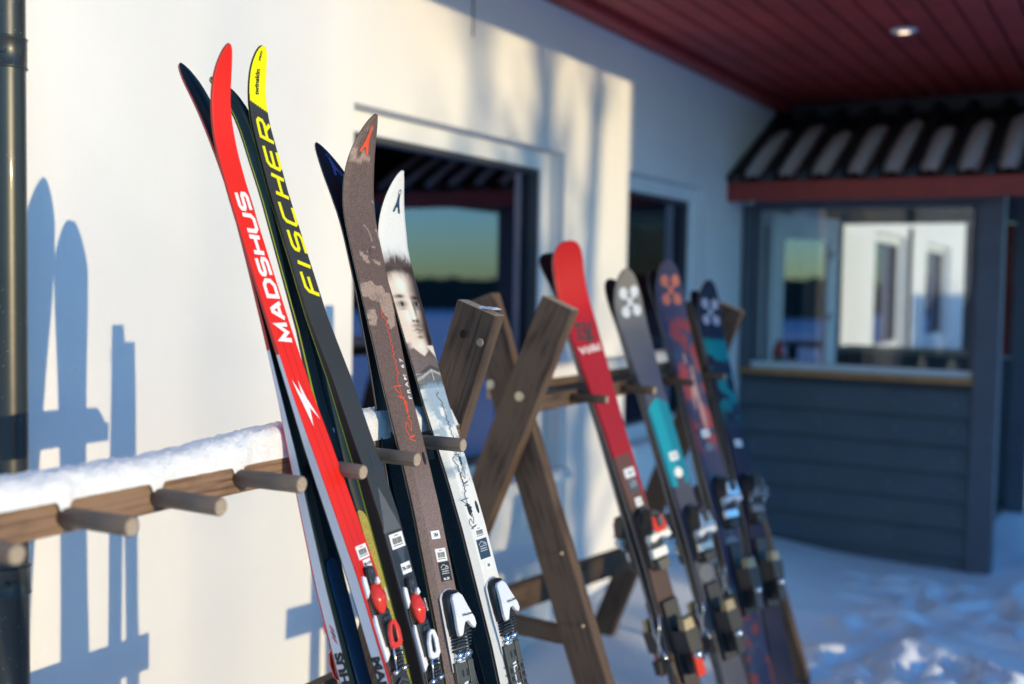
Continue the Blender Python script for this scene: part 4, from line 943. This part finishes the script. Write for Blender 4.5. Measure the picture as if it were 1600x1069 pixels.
# ---- red racing pair
GN = 'cross country skis leaning on the nearer rack'; GF = 'alpine skis leaning on the farther rack'
gr = [(.28, 0), (.55, .02), (.98, .042), (1.115, .037), (1.21, .028), (1.31, .017), (1.41, .014), (1.5, .010), (1.6, .005), (1.7, 0)]
wr = [(0, .020), (.1, .022), (1.6, .0222), (1.8, .0215), (1.95, .016)]; tr = [(0, .008), (.2, .012), (.8, .022), (1.12, .022), (1.31, .0165), (1.4, .009), (1.5, .006), (1.6, .005), (1.95, .004)]
for fr in (True, False):
    rt = skiroot('slim bright red cross-country ski with white lettering, lightning emblem and white sidewall' if fr else 'red-edged ski turned to the wall behind the bright red one, showing its dark blue base', 1.3, 1.4, GN)
    sk = Ski(rt, (1.0514, 1.2903 if fr else 1.2896, 1.2), -.0603 if fr else -.0384, 0, fr, 1.923 if fr else 1.938, gr, wr, tr, (1.721, .0619, 3.0, .05, 1.9) if fr else (1.563, .048, 3.0, .05, 1.9), .86, .0008)
    body(sk, top_red, M['print_gloss'], [M['base_black'], M['side_white'], M['side_white']], M['base_blue'], ncol=22 if fr else 4, us=.95, d1=.0022 if fr else .02, tipside=(1.46, M['redside']))
    # thin red line where the cap meets the white sidewall
    if fr:
        tris_to_ski(sk, glyphs('MADSHUS', .0245, .0215, .0098, .0068, .12), 'lettering', M['whiteprint'], rt, .0005, lambda x, y: (1.478+x, .0135-y))
        bm = bmesh.new()
        for k, tri in enumerate((((.0, .001), (.030, -.0175), (.028, .004)), ((.026, .0045), (.030, -.004), (.070, .003)), ((.028, .004), (.052, -.015), (.030, -.017)))): pass
        a = [bm.verts.new((x, y, 0)) for x, y in ((-.0, .006), (.034, -.004), (.034, -.015), (.062, -.012), (.040, .002), (.040, .009), (.074, .0135), (.034, .017), (.028, .006))]
        a = [bm.verts.new((x, y, 0)) for x, y in ((.000, -.001), (.036, -.0030), (.004, -.0165), (.046, .0035), (.072, .014), (.040, .0055), (.068, .001), (.032, .0015))]
        bm.clear() if False else None
        bmesh.ops.delete(bm, geom=bm.verts[:], context='VERTS')
        z1 = [bm.verts.new(p+(0,)) for p in ((.000, -.004), (.040, -.0095), (.036, .0045))]; bm.faces.new(z1)
        z2 = [bm.verts.new(p+(.00006,)) for p in ((.034, .0055), (.040, -.0045), (.072, -.0025))]; bm.faces.new(z2)
        z3 = [bm.verts.new(p+(.00012,)) for p in ((.008, .0155), (.036, -.002), (.041, .0045))]; bm.faces.new(z3)
        z4 = [bm.verts.new(p+(.00018,)) for p in ((.033, -.0085), (.075, -.0150), (.040, .000))]; bm.faces.new(z4)
        tris_to_ski(sk, bm, 'bolt_emblem', M['whiteprint'], rt, .0005, lambda x, y: (1.345+x, y))
        barcode(sk, 1.140, .0045, .0185, .023); textlabel(sk, '80-110', 1.1255, .0065, .0125, .017, .0055)
        bmt = text_bm('MADSHUS', .020, .0012, 0, 1.25)
        for v in bmt.verts: v.co = Vector(sk.P(1.004-v.co.x, -float(sk.w(.9))-.0005, .0022+.0).tolist())+Vector(sk.N)*(v.co.y) if True else v.co
        me = bpy.data.meshes.new('sidewall_text'); bmt.to_mesh(me); bmt.free(); link('sidewall_text', me, rt, M['ink'])
        bind_xc(sk, 1.128, 'redp')
    else:
        bmt = text_bm('MADSHUS', .020, .0012, 0, 1.25, align='RIGHT')
        for v in bmt.verts: v.co = Vector(sk.P(1.018+v.co.x, float(sk.w(.9))+.0005, .0022).tolist())+Vector(sk.N)*(v.co.y)
        me = bpy.data.meshes.new('sidewall_text'); bmt.to_mesh(me); bmt.free(); link('sidewall_text', me, rt, M['ink'])
        for k, mm in ((0, 'redp'), (1, 'ink'), (2, 'redp')):
            bm = bmesh.new(); v_ = float(sk.w(1.0))+.0005
            q = [sk.P(a, v_, b_) for a, b_ in ((1.030+.008*k, .006), (1.035+.008*k, .006), (1.045+.008*k, .012), (1.040+.008*k, .012))]; bm.faces.new([bm.verts.new(p) for p in q]); bmobj('dash_mark', bm, M[mm], rt)
        part('grip_skin', sk, lambda bm: prism(bm, sk, [(.70, -.014), (.70, .014), (1.135, .014), (1.148, .010), (1.153, 0), (1.148, -.010), (1.135, -.014)], -.0018, -.0002, 0, base=0), M['skin'], rt, 0)
        bind_xc(sk, 1.10, 'redp')
# ---- black/yellow pair
gy = [(.28, 0), (.6, .03), (.98, .06), (1.26, .055), (1.41, .041), (1.51, .021), (1.6, .013), (1.72, 0)]
ty_ = [(0, .009), (.2, .014), (.8, .025), (1.19, .0245), (1.3, .017), (1.4, .012), (1.5, .008), (1.6, .006), (1.95, .0045)]
for fr in (True, False):
    rt = skiroot('slim charcoal cross-country ski with yellow tip and large yellow lettering' if fr else 'yellow-edged cross-country ski turned to the wall behind the charcoal ski with the yellow tip', 1.4, 1.5, GN)
    sk = Ski(rt, (1.0500, 1.3666 if fr else 1.3915, 1.2), -.0237 if fr else -.1125, 0, fr, 1.944 if fr else 1.932, gy, [(0, .020), (.1, .0222), (1.5, .0222), (1.8, .0215), (1.95, .0165)], ty_, (1.80, .045, 2.6, .045, 2.3) if fr else (1.80, .040, 2.6, .045, 2.3), .9, .001)
    body(sk, top_yel, M['print_dark'], [M['lime'], M['side_brown'], M['side_brown']] if fr else [M['lime'], M['lime'], M['side_brown']], M['base_blue'], ncol=30 if fr else 4, us=1.05, d1=.002 if fr else .02)
    if fr:
        tris_to_ski(sk, glyphs('FISCHER', .0302, .0270, .0162, .0064, .32), 'lettering', M['yellow'], rt, .0005, lambda x, y: (1.545+x, .0175-y))
        bm = text_bm('twinskin', .0125, .0005, 0, 1.15); tris_to_ski(sk, bm, 'tip_text', M['ink'], rt, .0005, lambda x, y: (1.876+x*.78, .001-y), cut=.004)
        bm = text_bm('PRO', .005, .0003, 0, 1.3); tris_to_ski(sk, bm, 'tip_text', M['ink'], rt, .0005, lambda x, y: (1.925+x, -.001-y), cut=.004)
        bm = text_bm('Nordic', .010, .0002, .1, 1.1); tris_to_ski(sk, bm, 'small_text', M['navyink'], rt, .0005, lambda x, y: (1.258+x, .004-y))
        barcode(sk, 1.138, .001, .021, .031); textlabel(sk, '78-100', 1.098, .005, .0165, .023, .0075)
        bind_xc(sk, 1.092, 'whitep')
    else:
        part('grip_skin', sk, lambda bm: prism(bm, sk, [(.70, -.014), (.70, .014), (1.20, .014), (1.21, .009), (1.215, 0), (1.21, -.009), (1.20, -.014)], -.0022, -.0002, 0, base=0), M['skin_y'], rt, 0)
        bind_xc(sk, 1.09, 'redp')
# ---- wide pairs
gb = [(.28, 0), (.6, .025), (.98, .05), (1.18, .047), (1.28, .038), (1.40, .023), (1.53, .014), (1.62, .008), (1.70, 0)]
tb_ = [(0, .007), (.3, .012), (.9, .0165), (1.2, .014), (1.4, .009), (1.6, .006), (1.8, .005)]
def wideset(labelF, labelR, mx, ys_, dys, Ls, topfn, pm, W, sh, tips):
    out = []
    for fr in (True, False):
        y0, dy, L = [q[0 if fr else 1] for q in (ys_, dys, Ls)]; rt = skiroot(labelF if fr else labelR, 1.45, y0, GN)
        sk = Ski(rt, (mx, y0, 1.2), dy, 0, fr, L, [(a+sh, b) for a, b in gb], W, tb_, tips[0 if fr else 1]+(.10, 1.75), .34, .010)
        body(sk, topfn if fr else (lambda u, v: const(u, (.02, .016, .02))), pm if fr else M['print_gloss'], [M['steel'], M['side_brown'], M['side_brown']] if fr else [M['steel'], M['side_brown'], M['base_black']], M['base_blue'], ncol=46 if fr else 6, us=1.0, d1=.0019 if fr else .015)
        out.append(sk)
    return out
Wb = [(0, .034), (.15, .040), (.9, .0335), (1.2, .0340), (1.45, .038), (1.62, .0435), (1.72, .0435), (1.86, .033)]
f1, r1 = wideset('wide speckled brown touring ski with orange arrow emblem and orange handwriting', 'touring ski turned to the wall behind the speckled brown one, black tip', 1.0346, (1.5288, 1.5398), (.1079, .087), (1.865, 1.860), top_bro, M['print_matt'], Wb, 0, ((1.627, .0762, 3.0), (1.5277, .0595, 2.55)))
arrow_emblem(f1, 1.806, -.002, .044, M['orange'])
arrow_emblem(r1, 1.785, -.006, .05, mat('violet_print', (.12, .14, .38), .35), 1, -1)
def scribble(seedpts, n=None): return seedpts
def signature(sk, u0, v0, L_, A_, m, wd, seed, slope=0):
    r = random.Random(seed); bm = bmesh.new(); lay = 0
    big = [(0, .1), (.02, 1.3), (.05, -.1), (.03, .9), (.10, 1.5), (.15, .9), (.08, .5), (.16, 0)]
    def curve(pts):
        out = []
        for i in range(len(pts)-1):
            p0 = pts[max(0, i-1)]; p1 = pts[i]; p2 = pts[i+1]; p3 = pts[min(len(pts)-1, i+2)]
            for t in (0, .25, .5, .75):
                out.append(tuple(.5*((2*p1[k])+(-p0[k]+p2[k])*t+(2*p0[k]-5*p1[k]+4*p2[k]-p3[k])*t*t+(-p0[k]+3*p1[k]-3*p2[k]+p3[k])*t**3) for k in (0, 1)))
        out.append(pts[-1]); return out
    def scr(x0, x1, amp):
        pts = []; x = x0; up = 0
        while x < x1:
            pts.append((x, up*amp*r.uniform(.6, 1.1)+r.uniform(-.05, .05))); x += (x1-x0)/r.uniform(13, 19); up = 1-up
        return pts
    for st in (big, [(.16, .0), (.19, .5), (.2, .05), (.23, .45)]+scr(.24, .33, .5)+[(.36, 1.3), (.35, 0)], [(.30, -.3), (.42, 1.5), (.44, 1.55), (.45, 0)], [(.37, .55), (.52, .6), (.55, .1)]+scr(.56, .98, .42)+[(1.04, .9), (1.08, .2)]):
        pts = [(a*L_, b*A_+slope*a*L_) for a, b in st]; stroke(bm, curve(pts), wd, .00008*lay); lay += 1
    tris_to_ski(sk, bm, 'handwriting', m, sk.root, .0005, lambda x, y: (u0+x, v0-y), cut=.02)
signature(f1, 1.295, .004, .215, .013, M['orange'], .0017, 3)
bm = text_bm('FRAM 67', .0125, .0002, 0, 1.1, 1.5); tris_to_ski(f1, bm, 'small_text', M['whiteprint'], f1.root, .0005, lambda x, y: (1.368+x, .024-y))
for sk_, uu in ((f1, 1.222), (r1, 1.222)):
    pass
def slots(sk, u, c='ink', vs=(-.0135, .0135), mm=None):
    for v in vs: part('slot', sk, lambda bm: prism(bm, sk, oval(u, v, .0115, .0038, 14), .0, .0012, .0005), M['ink'], sk.root, 0)
slots(f1, 1.265, vs=(-.012, .014)); slots(f1, 1.0, vs=())
textlabel(f1, '184', 1.131, -.003, .0135, .024, .0085); barcode(f1, 1.094, .0015, .0195, .027); logo_label(f1, 1.062, .0035, .0305, .030, 'ink', 'Nr. 231')
bind_bc(f1, 1.048, 'XPLORE'); bind_bc(r1, 1.03, 'XPLORE')
part('grip_skin', r1, lambda bm: prism(bm, r1, rect(.45, 1.27, -.028, .028), -.0016, -.0002, 0, base=0), mat('teal_grip', (.008, .035, .042), .8, var=.5, vs=260, bump=.9, bs=420), r1.root, 0)
Ww = [(0, .034), (.15, .040), (.9, .0335), (1.2, .0345), (1.45, .040), (1.58, .0435), (1.66, .0435), (1.78, .032)]
f2, r2s = wideset('wide white touring ski printed with a sepia portrait and a dark arrow emblem', 'touring ski turned to the wall behind the white portrait ski', 1.0246, (1.6584, 1.662), (.0183, .0), (1.765, 1.79), top_whi, M['print_white'], Ww, -.06, ((1.5635, .0611, 2.874), (1.5, .04, 2.5)))
arrow_emblem(f2, 1.698, .006, .040, M['navyink'])
signature(f2, 1.19, .008, .16, .012, M['navyink'], .0013, 9)
signature(f2, 1.115, -.006, .12, .012, M['navyink'], .0015, 12)
slots(f2, 1.150)
barcode(f2, 1.098, -.001, .018, .027); logo_label(f2, 1.062, -.001, .034, .033, 'navyink'); textlabel(f2, '181', 1.043, .0015, .0125, .021, .0065)
bind_bc(f2, 1.026, 'XPLORE'); bind_bc(r2s, 1.0, 'XPLORE')
part('grip_skin', r2s, lambda bm: prism(bm, r2s, rect(.45, 1.25, -.028, .028), -.0016, -.0002, 0, base=0), bpy.data.materials['teal_grip'], r2s.root, 0)

# ---- alpine pairs on the farther rack
ga = [(.1, 0), (.8, .018), (1.35, .004), (1.45, 0)]; ta = [(0, .008), (.3, .013), (.9, .017), (1.3, .012), (1.6, .007)]
def alpine(label, labelR, y0, dy, L, topfn, wf, tip, style, ut, uh):
    out = []
    for fr in (True, False):
        rt = skiroot(label if fr else labelR, 1.1, y0, GF)
        sk = Ski(rt, (.78, y0, 1.185), dy, R(22), fr, L if fr else L-.01, ga, wf, ta, tip, .55, .004, zr=1.185)
        body(sk, topfn if fr else (lambda u, v: const(u, (.012, .012, .014))), M['print_gloss'], [M['steel'], M['side_grey'], M['side_grey']], M['base_black'], ncol=24 if fr else 4, us=.3, d1=.004 if fr else .02)
        bind_alpine(sk, ut, uh, style); out.append(sk)
    return out
wa = lambda t, c, k: [(0, k), (.12, k+.004), (.75, c), (1.15, c+.005), (1.45, t), (1.7, t)]
a1, a1r = alpine('bright red alpine ski with black rune mark and a brown lower half', 'dark alpine ski paired behind the bright red alpine ski', 2.855, -.05, 1.69, top_ared, wa(.058, .036, .05), (1.50, .045, 2.0, .075, 2.8), 0, .865, .56)
bm = bmesh.new()
for k, st in enumerate(([(-.026, .0), (-.020, .040), (-.004, .046), (-.030, .046)], [(-.022, .012), (.004, -.008), (.006, .036), (-.002, .044)], [(.004, .012), (.026, -.006)], [(.006, -.006), (.026, .044)], [(-.010, .030), (.008, .010)])): stroke(bm, st, .0085, k*.00008)
tris_to_ski(a1, bm, 'rune_mark', M['ink'], a1.root, .0006, lambda x, y: (1.412+y, x*1.1+.002))
bm = text_bm('Völkl', .030, .0004, 0, 1.3, align='CENTER'); tris_to_ski(a1, bm, 'lettering', M['whiteprint'], a1.root, .0006, lambda x, y: (1.372+y, x-.001))
textlabel(a1, '163', 1.008, .002, .026, .038, .016); logo_label(a1, .966, .003, .038, .036, 'navyink'); textlabel(a1, '12', .925, .003, .024, .024, .012)
a2, a2r = alpine('grey alpine ski fading to navy with pale petal emblem and teal middle', 'dark alpine ski paired behind the grey and teal one', 3.205, -.014, 1.615, top_agrey, wa(.062, .040, .052), (1.42, .04, 2.0, .13, 2.0), 1, .815, .53)
petals(a2, 1.515, .002, .046, M['whiteprint']); textlabel(a2, '170', 1.010, .0, .026, .036, .014); part('round_sticker', a2, lambda bm: prism(bm, a2, oval(.972, .0, .016, .017), 0, .0006), M['paper'], a2.root, 0)
for uu in (.66, .58): part('oval_badge', a2, lambda bm: prism(bm, a2, oval(uu, .0, .026, .030), 0, .0006), M['side_grey'], a2.root, 0)
a3, a3r = alpine('navy alpine ski splashed with red, orange petal emblem near its tip', 'dark alpine ski paired behind the navy and red splashed one', 3.54, .10, 1.66, top_anavy, wa(.066, .046, .055), (1.44, .04, 2.0, .14, 2.0), 2, .865, .60)
petals(a3, 1.560, .0, .050, mat('coral_print', (.66, .14, .07), .45)); textlabel(a3, '165', 1.05, .0, .026, .036, .014); part('round_sticker', a3, lambda bm: prism(bm, a3, oval(1.018, .002, .015, .020), 0, .0006), M['side_grey'], a3.root, 0)
for uu in (.76, .70): part('oval_badge', a3, lambda bm: prism(bm, a3, oval(uu, .0, .024, .030), 0, .0006), M['side_grey'], a3.root, 0)
a4, a4r = alpine('darkest alpine ski with teal patches and pale pink petal emblem, farthest on the rack', 'black alpine ski paired behind the darkest teal patched one', 3.86, .22, 1.62, top_adark, wa(.060, .042, .052), (1.42, .04, 2.0, .13, 2.0), 3, .85, .58)
petals(a4, 1.505, .0, .048, mat('pale_pink_print', (.55, .42, .44), .45)); textlabel(a4, '161', 1.00, .0, .026, .034, .014)

# ------------------------------------------------------------------ what stands out of frame and throws the shade
barn = thing('sun_block_shed', 'unseen red boarded outbuilding added across the yard to block the sun', 'shed', loc=(12.5, 6.9, 0))  # unseen sun blocker, added to shade the porch and wall end
boxobj('walls', 11, 15, 4.25, 8.05, -.3, 3.9, M['barnred'], barn); bm = bmesh.new()
rv = [bm.verts.new(p) for p in ((10.7, 4.18, 3.9), (15.3, 4.18, 3.9), (13, 4.18, 5.0), (10.7, 8.15, 3.9), (15.3, 8.15, 3.9), (13, 8.15, 5.0))]
for f in ((0, 1, 2), (5, 4, 3), (0, 2, 5, 3), (1, 4, 5, 2), (0, 3, 4, 1)): bm.faces.new([rv[i] for i in f])
bmobj('roof', bm, M['tile'], barn)
fence = thing('sun_block_fence', 'unseen low red board fence added beyond the porch to block the sun', 'fence', loc=(3.2, 14, 0))  # second unseen blocker, added to shade the foot of the far wall
for i in range(26): boxobj('board', 3.18, 3.2, 12.0+.2*i, 12.19+.2*i, -.3, 1.70+.02*math.sin(i*2.3), M['barnred'], fence)
def bare_tree(x, y, h, r, seed, label, nb=34, bl=1.0):
    t = thing('bare_birch', label, 'tree', 'bare birches across the yard', loc=(x, y, 0)); rr = random.Random(seed)
    bm = bmesh.new(); pts = [(x+.12*math.sin(k*.9+seed), y+.06*math.sin(k*1.3+seed), h*k/8-.3) for k in range(9)]; tube(bm, pts, [r*(1-.1*k) for k in range(9)], 10); bmobj('trunk', bm, M['bark'], t, True)
    bm = bmesh.new()
    for i in range(nb):
        k = rr.uniform(.25, .95)*8; k0 = int(k); p = Vector(pts[k0]).lerp(Vector(pts[min(8, k0+1)]), k-k0); a = rr.uniform(0, 2*PI); L_ = rr.uniform(.4, 1.3)*(1.2-k/8)*1.3*bl; d = Vector((math.cos(a), math.sin(a), rr.uniform(.5, 1.2))).normalized()
        q = [p, p+d*L_*.5, p+d*L_+Vector((0, 0, .1))]; tube(bm, q, [.022, .014, .005], 5)
        for j in range(5):
            b0 = p+d*L_*rr.uniform(.3, 1); e = Vector((rr.uniform(-1, 1), rr.uniform(-1, 1), rr.uniform(-.6, .6))).normalized(); tube(bm, [b0, b0+e*L_*.35], [.006, .003], 4)
    bmobj('branches', bm, M['bark'], t)
bare_tree(17, 3.55, 6.5, .11, 1, 'bare birch nearest the red shed'); bare_tree(21, 2.85, 7, .13, 2, 'bare birch with the thickest trunk'); bare_tree(26, 2.2, 7, .10, 5, 'slender bare birch farthest from the shed')
bare_tree(15.5, 3.3, 4.2, .05, 8, 'thin bare sapling in front of the birches')
bare_tree(62, -.75, 11, .07, 12, 'tall slim bare birch far across the yard', 9, 1.5); bare_tree(74, -1.75, 12, .06, 13, 'tallest bare birch, farthest from the house', 8, 1.6)
def forest(name, pts, h, seed):
    rr = random.Random(seed); bm = bmesh.new(); prev = None
    n = 500
    for i in range(n+1):
        t = i/n*(len(pts)-1); k = min(int(t), len(pts)-2); f = t-k; x = pts[k][0]*(1-f)+pts[k+1][0]*f; y = pts[k][1]*(1-f)+pts[k+1][1]*f
        hh = h*(.78+.10*math.sin(i*.05+seed)+.2*rr.random()*(i % 2)); d = Vector((x, y)).normalized()*8
        c = [bm.verts.new((x, y, -1)), bm.verts.new((x+d.x*.1, y+d.y*.1, hh)), bm.verts.new((x+d.x, y+d.y, -1))]
        if prev:
            for j in range(2): bm.faces.new((prev[j], prev[j+1], c[j+1], c[j]))
        prev = c
    prop(bmobj(name, bm, M['spruce'], None), 'low dark belt of young spruce beyond the snowy yard', 'forest', kind='stuff')
forest('spruce_forest', [(52, -50), (56, 0), (50, 38), (24, 62), (-20, 66), (-54, 40), (-58, 0), (-50, -50), (0, -62), (52, -50)], 2.3, 3)
sh = thing('snowy_bush', 'small dark bush dusted with snow beyond the porch', 'bush', loc=(1.62, 9.3, 0))
rr = random.Random(5)
bm = bmesh.new()
for i in range(160):
    c = Vector((1.75+rr.gauss(0, .13), 9.4+rr.gauss(0, .13), .05+abs(rr.gauss(0, .32)))); s_ = .04
    vs = [bm.verts.new(c+Vector((rr.uniform(-s_, s_), rr.uniform(-s_, s_), rr.uniform(-s_, s_)))) for _ in range(3)]; bm.faces.new(vs)
bmobj('foliage', bm, M['spruce'], sh)
bm = bmesh.new()
for i in range(7): bmesh.ops.create_icosphere(bm, subdivisions=2, radius=rr.uniform(.05, .11), matrix=Matrix.Translation((1.72+rr.gauss(0, .08), 9.35+rr.gauss(0, .1), .1+.07*i)))
bmobj('snow_clumps', bm, M['snow'], sh, True)
